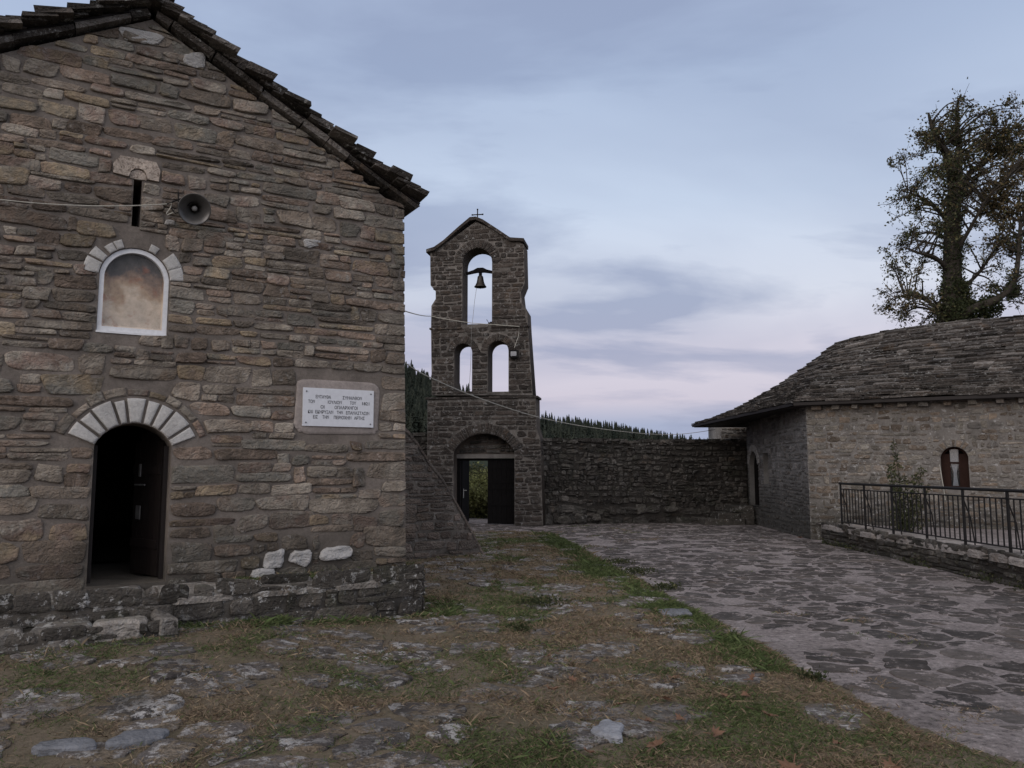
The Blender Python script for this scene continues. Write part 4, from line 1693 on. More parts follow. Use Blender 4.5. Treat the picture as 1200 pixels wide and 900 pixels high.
# ------------------------------------------------------------------ house on the right
rng = random.Random(41)
HX, HY = 6.83, 18.4
H1 = Frame(HX, HY, -30.5)                       # front with the window
H2 = Frame(7.12, 24.1, -90)                     # dark side along the path; u runs towards the viewer
H2 = Frame(7.12, 24.1, math.degrees(math.atan2(HY - 24.1, HX - 7.12)))
L2 = math.hypot(HY - 24.1, HX - 7.12)
house = thing('stone_house', 'low rubble stone house with a wide stone slate hipped roof on the right', 'house', (8.6, 20.5, 0))
_a, _b2 = H1.uz(1104, 572), H1.uz(1137, 573)
WIN = arch_hole((_a[0] + _b2[0]) / 2, (_b2[0] - _a[0]) / 2, 1.20, 2.08, .22)
WIN['ring'] = .16
l1 = 7.5
hh = 3.12
mb = MB()
plate(mb, H1.P, [(0, -.05), (l1, -.05), (l1, hh), (0, hh)], [arch_outline(WIN, 12)], 0, -.5, 1, 1)
hs = (lambda z: (.07, .19)), (lambda z: (.10, .36))
lay(mb, H1, course_cells(0, l1, .0, hh, *hs, rng, .05, .25, [WIN]), .014, .034, rng, [WIN], [(-1, 0, 0)], 0, 12, .2, rough=.7)
ring_stones(mb, H1, WIN, .0, .15, 9, .014, rng, 0, gap=.03)
HD = arch_hole(.72, .52, .55, 2.12, .40)
HD['ring'] = .2
HS = dict(rect=(1.80, 2.32, 1.2, 2.05))
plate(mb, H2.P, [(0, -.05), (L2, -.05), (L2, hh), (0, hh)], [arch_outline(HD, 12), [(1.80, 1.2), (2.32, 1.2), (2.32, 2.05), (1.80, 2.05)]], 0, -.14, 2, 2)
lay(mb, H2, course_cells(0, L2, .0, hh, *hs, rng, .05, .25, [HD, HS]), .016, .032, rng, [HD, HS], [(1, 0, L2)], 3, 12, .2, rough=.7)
ring_stones(mb, H2, HD, .0, .2, 11, .03, rng, 3, gap=.03, col=(.8, .9, .85))
# the wing behind the courtyard wall
H3 = Frame(6.55, 24.9, 0)
mb.box(H3.P, 0, .9, 0, 3.0, -1.6, 0, 1)
lay(mb, H3, course_cells(0, .9, 2.2, 3.0, *hs, rng, .05, .25), .014, .034, rng, [], [(-1, 0, 0), (1, 0, .9)], 0, 12, .2, rough=.7)
M['house_side'] = stone_mat('house side stone', [(.12, .11, .105), (.16, .15, .145), (.13, .115, .105), (.19, .18, .175)], .35, dark=.45, lichscale=8, low_dark=(.0, 1.1))  # darker, greyer copy of the house stone: the side's shade in colour
M['house_side_mortar'] = mortar_mat('house side mortar', (.135, .128, .122), .3, foot_dark=(.0, 1.1))  # mortar darkened likewise for the shaded side
# rear walls
mb.box(H1.P, l1 - .4, l1, 0, hh, -7, -.5, 1)
mb.box(H1.P, .5, l1, 0, hh, -7.4, -7, 1)
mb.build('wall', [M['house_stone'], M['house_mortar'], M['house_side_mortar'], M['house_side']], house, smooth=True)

# window: timber frame, side leaves, glass and curtains
WP = lambda u, z, o: H1.P(u, z, o - .20)
mb = MB()
wi = arch_hole(WIN['uc'], WIN['half'] - .045, WIN['zb'] + .05, WIN['zt'] - .045, .19)
plate(mb, WP, arch_outline(WIN, 12), [arch_outline(wi, 12)], 0, -.07)
wf_ = mb.build('window', M['wood_red'], house)
mb = MB()
uc = WIN['uc']
mb.box(WP, wi['uc'] - wi['half'], uc - .085, wi['zb'], 1.93, -.055, -.015)
mb.box(WP, uc + .075, wi['uc'] + wi['half'], wi['zb'], 1.93, -.055, -.015)
mb.box(WP, uc - .085, uc + .075, 1.72, 1.755, -.05, -.012)
mb.build('sash', M['wood_red'], wf_)
mb = MB()
mb.box(WP, uc - .083, uc + .073, wi['zb'], 1.718, -.045, -.041)
mb.box(WP, uc - .083, uc + .073, 1.757, 2.03, -.045, -.041)
mb.build('pane', M['glass'], wf_)
mb = MB()
for (z0, z1, w0, w1, wm) in ((1.757, 2.03, .08, .08, .08), (1.25, 1.715, .055, .075, .03)):
    nx, nzv = 14, 8
    vs = []
    for j in range(nzv + 1):
        t = j / nzv
        z = z0 + (z1 - z0) * t
        hw = (w0 + (wm - w0) * math.sin(t / .62 * math.pi / 2)) if t < .62 else wm + (w1 - wm) * (t - .62) / .38
        for i in range(nx + 1):
            s_ = i / nx * 2 - 1
            vs.append(WP(uc - .005 + s_ * hw, z, -.07 + .008 * math.sin(s_ * 16)))
    fs = [(j * (nx + 1) + i, j * (nx + 1) + i + 1, (j + 1) * (nx + 1) + i + 1, (j + 1) * (nx + 1) + i) for j in range(nzv) for i in range(nx)]
    mb.add(vs, fs)
mb.build('curtain', M['cloth'], wf_, smooth=True)
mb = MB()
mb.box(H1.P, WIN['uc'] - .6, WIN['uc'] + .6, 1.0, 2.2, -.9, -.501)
mb.build('dark_room', M['wood_black'], wf_)  # black box standing in for the unlit room
mb = MB()
for k in range(6):
    mb.box(H2.P, .22 + k * .167, .22 + k * .167 + .160, .56, 2.10, -.48, -.44)
mb.box(H2.P, .20, 1.24, .50, .549, -.5, -.0)
mb.build('door', M['wood_black'], house)
mb = MB()
mb.box(H2.P, 1.6, 2.5, 1.1, 2.15, -.42, -.40)
mb.box(H2.P, -.9, 1.6, 0, 2.4, -.56, -.54)
mb.box(H2.P, -.1, .195, 0, 2.4, -.53, -.141)
mb.box(H2.P, 1.6, 1.795, 1.1, 2.15, -.399, -.141)
mb.build('slit_window', M['wood_black'], house)  # black sheets added for the darkness inside the slit and doorway
mb = MB()
mb.tube([H1.P(WIN['uc'] - WIN['half'] - .03, 1.70, .03), H1.P(WIN['uc'] - WIN['half'] - .015, 1.66, .04), H1.P(WIN['uc'] - WIN['half'] + .03, 1.2, .04), H1.P(WIN['uc'] - WIN['half'] + .05, .95, .03)], .009, 5)
mb.build('wire', M['cable'], house)

# roof: slate courses on the front and left slopes
E_tip = Vector(at_depth(812, 499.5, 24.0))
E_c = Vector(H1.P(-.20, 3.08, .36))
E_r = Vector(H1.P(l1 + .3, 3.08, .36))
R0 = Vector(at_depth(985, 402, 21.3))
R1 = R0 + H1.u * 8.5
mb = MB()


def roof_face(a, b, c, d, rows, wr, t, sag, flip=False, over=.30, hump=0):
    """Slate courses on the quad a-b (eave) to d-c (ridge)."""
    nrm_ = (b - a).cross(d - a).normalized()
    if nrm_.z < 0:
        nrm_ = -nrm_

    def Q(s, v):
        p = a.lerp(b, s).lerp(d.lerp(c, s), v)
        vv = min(max(v, 0), 1.0)
        return p - Vector((0, 0, sag * 4 * vv * (1 - vv) * (1 - .3 * vv) - hump * vv * vv * (1 - math.exp(-s * 6))))
    Lr = ((d - a).length + (c - b).length) / 2
    for i in range(rows):
        v0 = i / rows
        length = (Q(1, v0) - Q(0, v0)).length
        if length < .2:
            continue
        s = -rng.random() * .2 / length
        while s < 1:
            w = rng.uniform(*wr)
            ds = w / length
            v1 = v0 + over / Lr * rng.uniform(.8, 1.1)
            jv = rng.uniform(-.010, .010)
            s0, s1 = max(0, s), min(1, s + ds - .008 / length)
            if s1 - s0 < .03 / length:
                s += ds
                continue
            tt = t * rng.uniform(.6, 1.5)
            lift = t * rng.uniform(1.4, 1.9)
            lo0 = Q(s0, v0 + jv + rng.uniform(-.006, .006)) + nrm_ * lift
            lo1 = Q(s1, v0 + jv + rng.uniform(-.006, .006)) + nrm_ * (lift + rng.uniform(-.008, .008))
            hi1 = Q(s1, min(1.0, v1)) + nrm_ * .0
            hi0 = Q(s0, min(1.0, v1)) + nrm_ * .0
            vs = [tuple(x) for x in (lo0, lo1, hi1, hi0)] + [tuple(x + nrm_ * tt) for x in (lo0, lo1, hi1, hi0)]
            mb.add(vs, [(0, 3, 2, 1), (4, 5, 6, 7), (0, 1, 5, 4), (1, 2, 6, 5), (2, 3, 7, 6), (3, 0, 4, 7)], 0, (rng.random(), rng.random(), rng.random() ** 2 * .84))
            s += ds
    return Q


def roof_deck(a, b, Q, nrm_off=.02):
    vs, fs = [], []
    ns, nv = 8, 8
    n_ = (b - a).cross(R0 - a).normalized()
    n_ = n_ if n_.z > 0 else -n_
    for j in range(nv + 1):
        for i in range(ns + 1):
            vs.append(tuple(Q(i / ns, j / nv) - n_ * nrm_off))
    for j in range(nv):
        for i in range(ns):
            k = j * (ns + 1) + i
            fs.append((k, k + 1, k + ns + 2, k + ns + 1))
    for i in range(ns):          # fascia board under the first course
        p, q = Q(i / ns, 0) + n_ * .05, Q((i + 1) / ns, 0) + n_ * .05
        k = len(vs)
        vs += [tuple(p), tuple(q), tuple(q - Vector((0, 0, .07))), tuple(p - Vector((0, 0, .07)))]
        fs.append((k, k + 3, k + 2, k + 1))
    mb.add(vs, fs, 1, (.2, .3, .1))


BK = Vector(H1.P(-1.2, 3.0, -7.8))
BR = Vector(H1.P(l1 + .3, 3.0, -7.8))
roof_deck(E_c, E_r, roof_face(E_c, E_r, R1, R0, 29, (.16, .55), .042, .16, hump=.34))
roof_deck(E_tip, E_c, roof_face(E_tip, E_c, R0 + Vector((.01, 0, 0)), R0, 29, (.14, .45), .042, .34))
roof_deck(BR, BK, roof_face(BR, BK, R0, R1, 14, (.5, 1.2), .03, .16))
roof_deck(BK, E_tip, roof_face(BK, E_tip, R0 + Vector((-.01, 0, 0)), R0, 18, (.4, .9), .03, .3))
# ridge stones
k = 0
d = -.15
while d < 8.4:
    w = rng.uniform(.3, .6)
    hp = lambda x: Vector((0, 0, .34 * (1 - math.exp(-max(0, x) / 8.5 * 6)) - .07))
    p = R0 + H1.u * d + hp(d)
    q = R0 + H1.u * (d + w - .01) + hp(d + w)
    nn = H1.o
    z = .05 + rng.uniform(0, .03)
    vs = []
    for pp in (p, q):
        for (oo, zz) in ((.22, -.08), (.22, -.03), (0, z), (-.22, -.03), (-.22, -.08)):
            vs.append(tuple(pp + nn * oo + Vector((0, 0, zz + .02))))
    mb.add(vs, [(0, 5, 6, 1), (1, 6, 7, 2), (2, 7, 8, 3), (3, 8, 9, 4), (0, 1, 2, 3, 4), (9, 8, 7, 6, 5)], 0, (rng.random(), rng.random(), rng.random() * .8))
    d += w
rf = mb.build('roof', [M['slate'], M['wood_dark']], house)
# boarded underside and the row of corbel stones under the eave
mb = MB()


def slab3(a, b, c, t=.04):
    n_ = Vector((0, 0, -t))
    vs = [tuple(x) for x in (a, b, c)] + [tuple(x + n_) for x in (a, b, c)]
    mb.add(vs, [(0, 1, 2), (5, 4, 3), (0, 3, 4, 1), (1, 4, 5, 2), (2, 5, 3, 0)])


dz = Vector((0, 0, -.0))
mid2 = Vector(H2.P(0, 3.0, -.4))
slab3(E_tip + Vector((.04, .0, .0)), E_c + Vector((.03, .05, .0)), mid2 + Vector((.3, 0, .1)))
slab3(E_c + Vector((.03, .05, 0)), E_r, Vector(H1.P(l1, 3.16, -.4)))
slab3(E_c + Vector((.03, .05, 0)), Vector(H1.P(l1, 3.16, -.4)), mid2 + Vector((.3, 0, .1)))
slab3(E_tip + Vector((.04, .0, 0)), mid2 + Vector((.3, 0, .1)), BK)
mb.build('soffit', M['wood_dark'], rf)
u = .15
for k in range(16):
    mb = MB()
    w = rng.uniform(.12, .2)
    mb.box(H1.P, u, u + w, 2.95 + rng.uniform(0, .02), 3.055, -.1, .20 + rng.uniform(-.05, .05), 0, (rng.random(), rng.random(), .2), .012, rng)
    mb.build('corbel', M['house_stone'], house)
    u += rng.uniform(.38, .52)

# stone steps up to the house door
mb = MB()
for (x0, x1, y0, y1, z0, z1) in ((5.55, 6.95, 23.1, 24.0, 0, .17), (5.95, 6.98, 23.2, 24.05, .17, .36), (6.35, 7.0, 23.25, 24.05, .36, .54)):
    x = x0
    while x < x1 - .05:
        w = min(rng.uniform(.35, .7), x1 - x)
        mb.box(lambda a, b, c: (a, -c, b), x, x + w - .01, z0, z1 + rng.uniform(-.01, .01), -y1 - rng.uniform(0, .05), -y0 + rng.uniform(0, .06), 0, (rng.random(), rng.random(), .3), .03, rng)
        x += w
tag(mb.build('stone_steps', M['kerb_stone'], recalc=True), 'rough stone steps in the corner leading up to the house door', 'steps')

# ------------------------------------------------------------------ raised terrace wall with railing
KW = Frame(6.78, 17.6, -89.3)                   # u runs towards the viewer
KL = 13.5
mb = MB()
plate(mb, KW.P, [(0, -.05), (KL, -.05), (KL, .37), (0, .37)], [], 0, -.6, 1, 1)
lay(mb, KW, course_cells(0, KL, .0, .40, lambda z: (.08, .16), lambda z: (.15, .45), rng, .02, .2), .035, .018, rng, [], [(-1, 0, 0)], 3, 14, .2, rough=.8)
KT = lambda u, v, o: KW.P(u, .36 + o + .014 * mnoise.noise((u * 1.5, v * 2, 3)), -v)
u = -.05
while u < KL:
    w = rng.uniform(.4, .9)
    v = -.05
    while v < .55:
        d = rng.uniform(.25, .6)
        raised(mb, KT, rect_outline(u + w / 2, v + d / 2, w - .015, d - .015, rng, 14, 6, .07), .055, rng, 2, rough=.3, edge=.02, base=-.05)
        v += d
    u += w
M['kerb_top'] = stone_mat('terrace coping', [(.24, .215, .20), (.32, .29, .27), (.28, .25, .23)], .5, dark=.15, lichscale=9)
tag(mb.build('terrace_wall', [M['kerb_stone'], M['dry_gap'], M['kerb_top'], M['dry_stone']], smooth=True), 'low mossy stone retaining wall under the iron railing', 'retaining wall')
mb = MB()
q = [H1.P(.1, .37, .0), H1.P(7.5, .37, .0), (13.5, 4.0, .37), (7.2, 4.0, .37), (7.25, 17.4, .37)]
mb.add(q, [(0, 4, 3, 2, 1)])
struct(mb.build('terrace_floor', pm.m, recalc=True))

# iron railing
RX = lambda d: 6.98 + (17.0 - d) * .012
rail = thing('iron_railing', 'black wrought iron railing on the low stone wall before the house', 'railing', (6.98, 14, .41))
top, mid_, low = 1.30, 1.185, .50
mb = MB()
mb.tube([(RX(17.05), 17.05, top), (RX(6.0), 6.0, top)], .024, 8)
mb.build('handrail', M['iron'], rail)
mb = MB()
mb.tube([(RX(17), 17, mid_), (RX(6.0), 6.0, mid_)], .012, 6)
mb.build('rail', M['iron'], rail)
mb = MB()
mb.tube([(RX(17), 17, low), (RX(6.0), 6.0, low)], .012, 6)
mb.build('rail', M['iron'], rail)
posts = [17.0, 15.9, 14.78, 13.62, 12.5, 11.4, 10.3, 9.2, 8.1, 7.0, 6.0]
pm0 = bm0 = br0 = None
for d in posts:
    if pm0 is None:
        mb = MB()
        mb.box(lambda a, b, c: (a, -c, b), -.016, .016, .40, top, -.016, .016)
        pm0 = mb.build('post', M['iron'], rail)
        o = pm0
        mb = MB()
        mb.tube([(0.012, 0, 1.12), (.10, 0, .85), (.15, 0, .41)], .010, 6)
        mb.tube([(0.012, 0, .86), (.10, 0, .86)], .008, 6)
        br0 = mb.build('brace', M['iron'], rail)
        b_o = br0
    else:
        o = pm0.copy()
        b_o = br0.copy()
        COL.objects.link(o)
        COL.objects.link(b_o)
        o.parent = b_o.parent = rail
        o.matrix_parent_inverse = b_o.matrix_parent_inverse = Matrix.Translation(-rail.location)
    for x in (o, b_o):
        x.location = (RX(d), d, 0)
for a, b in zip(posts, posts[1:]):
    for k in range(1, 8):
        d = a + (b - a) * k / 8
        if bm0 is None:
            mb = MB()
            mb.box(lambda p, q_, c: (p, -c, q_), -.008, .008, low, mid_, -.008, .008)
            bm0 = mb.build('baluster', M['iron'], rail)
            o = bm0
        else:
            o = bm0.copy()
            COL.objects.link(o)
            o.parent = rail
            o.matrix_parent_inverse = Matrix.Translation(-rail.location)
        o.location = (RX(d), d, 0)

# ------------------------------------------------------------------ leaf meshes
def leaf_cloud(name, pts, size, mats, midx, seed, parent=None, droop=0.3, aspect=.62):
    """Leaf-shaped faces (two triangles folded on the midrib) at the given points."""
    r = np.random.default_rng(seed)
    n = len(pts)
    pts = np.asarray(pts)
    a = r.normal(size=(n, 3))
    a[:, 2] -= droop
    a /= np.linalg.norm(a, axis=1)[:, None]
    b = r.normal(size=(n, 3))
    b -= (b * a).sum(1)[:, None] * a
    b /= np.linalg.norm(b, axis=1)[:, None]
    c = np.cross(a, b)
    s = (np.asarray(size) * r.uniform(.6, 1.35, n))[:, None]
    v0 = pts
    v2 = pts + a * s
    v1 = pts + a * s * .45 + b * s * aspect * .5 + c * s * .12
    v3 = pts + a * s * .45 - b * s * aspect * .5 + c * s * .12
    v = np.stack([v0, v1, v2, v3], 1).reshape(-1, 3)
    i = np.arange(n)[:, None] * 4
    f = np.concatenate([i + np.array([0, 1, 2]), i + np.array([0, 2, 3])], 1).reshape(-1, 3)
    col = np.repeat(r.random((n, 3)), 4, axis=0)
    o = mesh_np(name, v, f, mats, np.repeat(midx, 2), col)
    if parent is not None:
        o.parent = parent
        o.matrix_parent_inverse = Matrix.Translation(-chain_loc(parent))
    return o


def leaf_mat(name, c0, c1):
    m = MT(name, .75, .25)
    _, r, g, b = m.attr()
    m.color(m.mix(1.0, m.ramp(r, [(0, c0), (1, c1)]), m.ramp(g, [(0, .65), (1, 1.35)]), 'MULTIPLY'))
    # some light passes through leaves
    t = m.nt.nodes.new('ShaderNodeBsdfTranslucent')
    t.inputs['Color'].default_value = (*(x * 1.1 for x in c1), 1)
    ms = m.nt.nodes.new('ShaderNodeMixShader')
    ms.inputs[0].default_value = .25
    out = m.nt.nodes['Material Output']
    m.link(m.b.outputs[0], ms.inputs[1])
    m.link(t.outputs[0], ms.inputs[2])
    m.link(ms.outputs[0], out.inputs['Surface'])
    return m.m


M['leaf_green'] = leaf_mat('ivy leaf', (.022, .030, .012), (.05, .058, .024))
M['leaf_autumn'] = leaf_mat('autumn leaf', (.085, .066, .034), (.150, .112, .056))
M['leaf_olive'] = leaf_mat('olive leaf', (.060, .064, .030), (.115, .108, .050))
M['leaf_bush'] = leaf_mat('bush leaf', (.17, .19, .065), (.30, .30, .13))

# ------------------------------------------------------------------ the tall tree behind the house
rng = random.Random(51)
nr = np.random.default_rng(51)
TD = 31.0
tp = lambda px, py, dd=0.0: at_depth(px, py, TD + dd)
tree = thing('ivy_tree', 'tall half bare autumn tree with an ivy covered trunk behind the house roof', 'tree', (tp(1117, 375).x, TD, -.1))
mb = MB()
limbs = []


def limb(pts, r0, r1, n=10):
    """Catmull-Rom through image-plane points with depth offsets, tapering radius."""
    P_ = [Vector(p) for p in pts]
    c = []
    for k in range(len(P_) - 1):
        a, b, d, e = P_[max(0, k - 1)], P_[k], P_[k + 1], P_[min(len(P_) - 1, k + 2)]
        for t in range(5):
            t /= 5
            c.append(.5 * ((2 * b) + (d - a) * t + (2 * a - 5 * b + 4 * d - e) * t * t + (3 * b - a - 3 * d + e) * t ** 3))
    c.append(P_[-1])
    m = len(c)
    rr = [r0 + (r1 - r0) * (k / (m - 1)) ** .8 for k in range(m)]
    mb.tube(c, rr, n, cap=True)
    limbs.append((c, rr))
    return c, rr


base = Vector((tp(1117, 375).x, TD, -.2))
trunk = limb([base, tp(1117, 400), tp(1116, 330), tp(1116, 270), tp(1119, 220), tp(1121, 195)], .50, .20)
lead1 = limb([tp(1118, 215), tp(1111, 185, -.2), tp(1100, 165, -.4), tp(1092, 148, -.5), tp(1088, 132, -.6)], .24, .04)
lead2 = limb([tp(1120, 200), tp(1124, 175, .2), tp(1121, 145, .1), tp(1123, 122, 0)], .22, .03)
lead3 = limb([tp(1118, 250), tp(1135, 205, .8), tp(1155, 190, 1.2), tp(1172, 165, 1.5), tp(1180, 140, 1.6)], .17, .03)
lead4 = limb([tp(1120, 375), tp(1140, 362, -.8), tp(1165, 352, -1.4), tp(1186, 335, -1.6), tp(1193, 305, -1.6), tp(1196, 260, -1.7)], .20, .06)
lead5 = limb([tp(1118, 300), tp(1140, 262, -1), tp(1158, 230, -1.6), tp(1178, 212, -2)], .10, .02)
lead6 = limb([tp(1116, 265), tp(1098, 245, .6), tp(1080, 232, .9), tp(1064, 225, 1.1)], .13, .025)
lead7 = limb([tp(1115, 320), tp(1096, 302, -.6), tp(1075, 296, -1), tp(1060, 290, -1.2)], .12, .022)
lead8 = limb([tp(1112, 372), tp(1090, 355, .5), tp(1068, 345, .8), tp(1050, 350, 1)], .11, .02)
lead9 = limb([tp(1118, 345), tp(1145, 322, 1), tp(1168, 290, 1.5), tp(1188, 270, 1.7)], .10, .02)
main_limbs = list(limbs)
zones = [  # px, py, radius(px), clumps, leaves per clump, autumn share
    (1092, 145, 22, 12, 150, .35), (1122, 138, 22, 12, 130, .4), (1160, 140, 26, 16, 160, .55), (1180, 165, 20, 12, 170, .5), (1200, 150, 24, 12, 150, .5),
    (1068, 165, 13, 6, 110, .3), (1062, 215, 12, 7, 110, .3), (1078, 195, 16, 8, 120, .3), (1075, 240, 20, 12, 130, .25), (1060, 270, 11, 7, 130, .2),
    (1082, 275, 18, 9, 90, .25), (1100, 205, 14, 7, 100, .35), (1140, 175, 20, 9, 90, .5), (1165, 215, 28, 24, 190, .85), (1190, 225, 24, 16, 190, .8),
    (1150, 250, 24, 16, 170, .85), (1185, 265, 22, 12, 130, .8), (1145, 290, 20, 8, 90, .6), (1175, 300, 20, 8, 90, .5), (1070, 300, 16, 8, 100, .2),
    (1060, 335, 14, 7, 100, .55), (1050, 360, 13, 7, 110, .6), (1080, 350, 18, 7, 80, .5), (1085, 375, 16, 5, 80, .5), (1205, 200, 20, 10, 150, .7),
    (1165, 335, 20, 8, 100, .2), (1190, 350, 18, 6, 80, .3), (1215, 270, 25, 10, 130, .7), (1150, 345, 16, 8, 130, .05)]
L_pts, L_idx = [], []
all_pts = [(p, r) for c, rr in main_limbs[1:] for p, r in zip(c, rr)] + [(p, .2) for p in trunk[0][12:]]
for (px, py, rad, ncl, nl, aut) in zones:
    R_ = rad * .78 * TD / FPX
    py += 13 if py < 200 else 3
    px += 5 if px < 1100 else 0
    for k in range(ncl):
        th, rho = rng.uniform(0, 6.283), R_ * math.sqrt(rng.random())
        c = Vector(tp(px, py)) + Vector((rho * math.cos(th), rng.uniform(-2.2, 2.2), rho * math.sin(th)))
        # the nearest limb point lying lower than the clump carries it
        cand = min(all_pts, key=lambda q: (q[0] - c).length + (1.2 if q[0].z > c.z - .2 else 0))
        a = cand[0]
        mid_p = a.lerp(c, .5) + Vector((rng.uniform(-.25, .25), rng.uniform(-.25, .25), .18 * (c - a).length))
        r_b = min(.045, cand[1] * .5 + .012)
        limb([a, mid_p, c], r_b, .010, 5)
        cr = rng.uniform(.28, .56)
        for t in range(12):
            d = Vector((rng.gauss(0, 1), rng.gauss(0, 1), rng.gauss(.25, 1))).normalized() * cr * rng.uniform(.6, 1.5)
            b = mid_p.lerp(c, rng.uniform(.35, 1.0))
            e = b + d
            mb.tube([b, b.lerp(e, .5) + Vector((0, 0, .05)), e], [.010, .008, .005], 4)
            m = int(nl / 13 * rng.uniform(.3, 1.15))
            tt = nr.uniform(.25, 1.1, m)[:, None]
            L_pts.append(np.array(b)[None] * (1 - tt) + np.array(e)[None] * tt + nr.normal(0, .065, (m, 3)))
            L_idx.append(np.where(nr.random(m) < aut, 1, np.where(nr.random(m) < .5, 2, 0)))
    # ivy sleeves
mb.build('trunk', M['bark'], tree, smooth=True)
for c, rr in (trunk, lead1, lead2, lead4):
    for p, q, r in zip(c, c[1:], rr):
        dens = 2400 if c is trunk[0] else 700
        m = int((q - p).length * r * dens) + 4
        if c is not trunk[0] and r < .07:
            m = m // 2
        t = nr.random(m)[:, None]
        d = nr.normal(size=(m, 3))
        d /= np.linalg.norm(d, axis=1)[:, None]
        grow = r * nr.uniform(.8, 1.25, m)[:, None] + nr.exponential(.07, m)[:, None]
        L_pts.append(np.array(p)[None] * (1 - t) + np.array(q)[None] * t + d * grow)
        L_idx.append(np.where(nr.random(m) < .12, 2, 0))
# the bushy ivy skirt round the foot
for (px, py, rad, m) in ((1116, 368, 20, 2600), (1140, 372, 18, 1800), (1160, 360, 14, 1100), (1118, 340, 15, 1500), (1185, 340, 9, 700)):
    R_ = rad * TD / FPX
    d = nr.normal(size=(m, 3))
    d *= (nr.random(m) ** (1 / 3) / np.linalg.norm(d, axis=1))[:, None] * R_
    L_pts.append(np.array(tp(px, py))[None] + d * np.array([1, 1.2, 1.1]))
    L_idx.append(np.where(nr.random(m) < .15, 2, 0))
leaf_cloud('crown', np.concatenate(L_pts), .11, [M['leaf_green'], M['leaf_autumn'], M['leaf_olive']], np.concatenate(L_idx), 3, tree)

# ------------------------------------------------------------------ shrubs beyond the gate
def shrub(cx, cy, z0, rx, ry, h, n, label, mats, seed):
    r = np.random.default_rng(seed)
    s = thing('shrub', label, 'shrub', (cx, cy, z0), 'shrubs beyond the gate')
    m2 = MB()
    P_ = []
    for k in range(26):
        a = r.uniform(0, 6.283)
        rr_ = math.sqrt(r.random())
        tip = Vector((cx + rx * rr_ * math.cos(a), cy + ry * rr_ * math.sin(a), z0 + h * (1.05 - .55 * rr_ ** 2) * r.uniform(.75, 1)))
        b = Vector((cx + r.normal(0, .12), cy + r.normal(0, .12), z0))
        m2.tube([b, b.lerp(tip, .5) + Vector((0, 0, .1 * h)), tip], [.025, .015, .006], 5)
        t = r.uniform(.15, 1.05, n // 26)[:, None]
        P_.append(np.array(b)[None] * (1 - t) + np.array(tip)[None] * t + r.normal(0, .16, (n // 26, 3)) + np.array([0, 0, .1 * h])[None] * (t * (1 - t) * 4))
    m2.build('stem', M['bark'], s)
    P_ = np.concatenate(P_)
    P_[:, 2] = np.maximum(P_[:, 2], z0 + .02)
    leaf_cloud('foliage', P_, .10, mats, (r.random(len(P_)) < .3).astype(int), seed, s)


shrub(-1.05, 27.0, -.1, 1.1, 1.0, 1.62, 14000, 'yellow green bush seen through the open gate', [M['leaf_bush'], M['leaf_olive']], 7)
shrub(-.9, 32.0, -.1, 2.1, 1.6, 2.05, 14000, 'dark bush further off behind the bright bush in the gate opening', [M['leaf_green'], M['leaf_olive']], 8)
shrub(.9, 29.5, -.1, 1.4, 1.4, 1.5, 6000, 'green bush hidden mostly by the closed gate leaf', [M['leaf_olive'], M['leaf_bush']], 9)

# tall weed growing between the railing and the house
weed = thing('tall_weed', 'tall dark leafy weed growing behind the railing left of the house window', 'plant', (7.55, 15.6, .37))
mb = MB()
P_ = []
for (px, py, bx, rr_) in ((1047, 517, 0, .05), (1041, 545, -.1, .05), (1080, 547, .12, .05), (1072, 556, .05, .05), (1060, 556, 0, .06), (1088, 570, .2, .06), (1052, 570, -.12, .06), (1066, 575, 0.05, .08)):
    tip = at_depth(px, py, 15.5 + rng.uniform(-.15, .15))
    b = Vector((7.58 + bx, 15.6 + rng.uniform(-.1, .1), .37))
    mb.tube([b, b.lerp(tip, .55) + Vector((.05, 0, .05)), tip], [.012, .009, .004], 5)
    m = int(150 * (tip.z - .3))
    t = nr.random(m)[:, None] ** 1.2
    P_.append(np.array(b)[None] * (1 - t) + np.array(tip)[None] * t + nr.normal(0, 1, (m, 3)) * (rr_ * (1.6 - 1.2 * t)))
mb.build('stem', M['bark'], weed)
leaf_cloud('foliage', np.concatenate(P_), .075, [M['leaf_green'], M['leaf_olive']], (nr.random(sum(map(len, P_))) < .25).astype(int), 12, weed, aspect=.4)

# ------------------------------------------------------------------ far hills with conifers
rng = random.Random(61)
ridge_px = [(250, 372), (330, 388), (400, 406), (445, 424), (478, 440), (500, 449), (540, 463), (580, 475), (632, 494), (660, 498), (700, 503), (740, 510), (775, 517), (800, 522), (840, 528), (900, 537), (1000, 546)]


def rdepth(px):
    return 300 + max(0, px - 250) * .55


hv, hf_ = [], []
NP = len(ridge_px)
crest = [Vector(at_depth(px, py, rdepth(px))) for px, py in ridge_px]
rows_t = [0, .15, .35, .6, .85, 1.0]
for k, c in enumerate(crest):
    foot = Vector((c.x * .35, 90 + k * 4, -.2))
    for t in rows_t:
        p = c.lerp(foot, t)
        p.z = c.z * (1 - t) ** 1.15 - .2 * t + (3 * mnoise.noise((p.x * .02, p.y * .02, 1)) if 0 < t < 1 else 0)
        hv.append(tuple(p))
    back = Vector((c.x * 1.3, c.y * 1.4, -.3))
    hv.append(tuple(back))
nrw = len(rows_t) + 1
for k in range(NP - 1):
    for j in range(len(rows_t) - 1):
        a = k * nrw + j
        hf_.append((a, a + 1, a + nrw + 1, a + nrw))
    a = k * nrw
    hf_.append((a, a + nrw, a + 2 * nrw - 1, a + nrw - 1))
mb = MB()
mb.add(hv, hf_)
hm = MT('wooded slope', .95, .1)
hm.color(hm.ramp(hm.noise(.06, 6, .7), [(.3, (.016, .023, .014)), (.7, (.030, .038, .020))]))
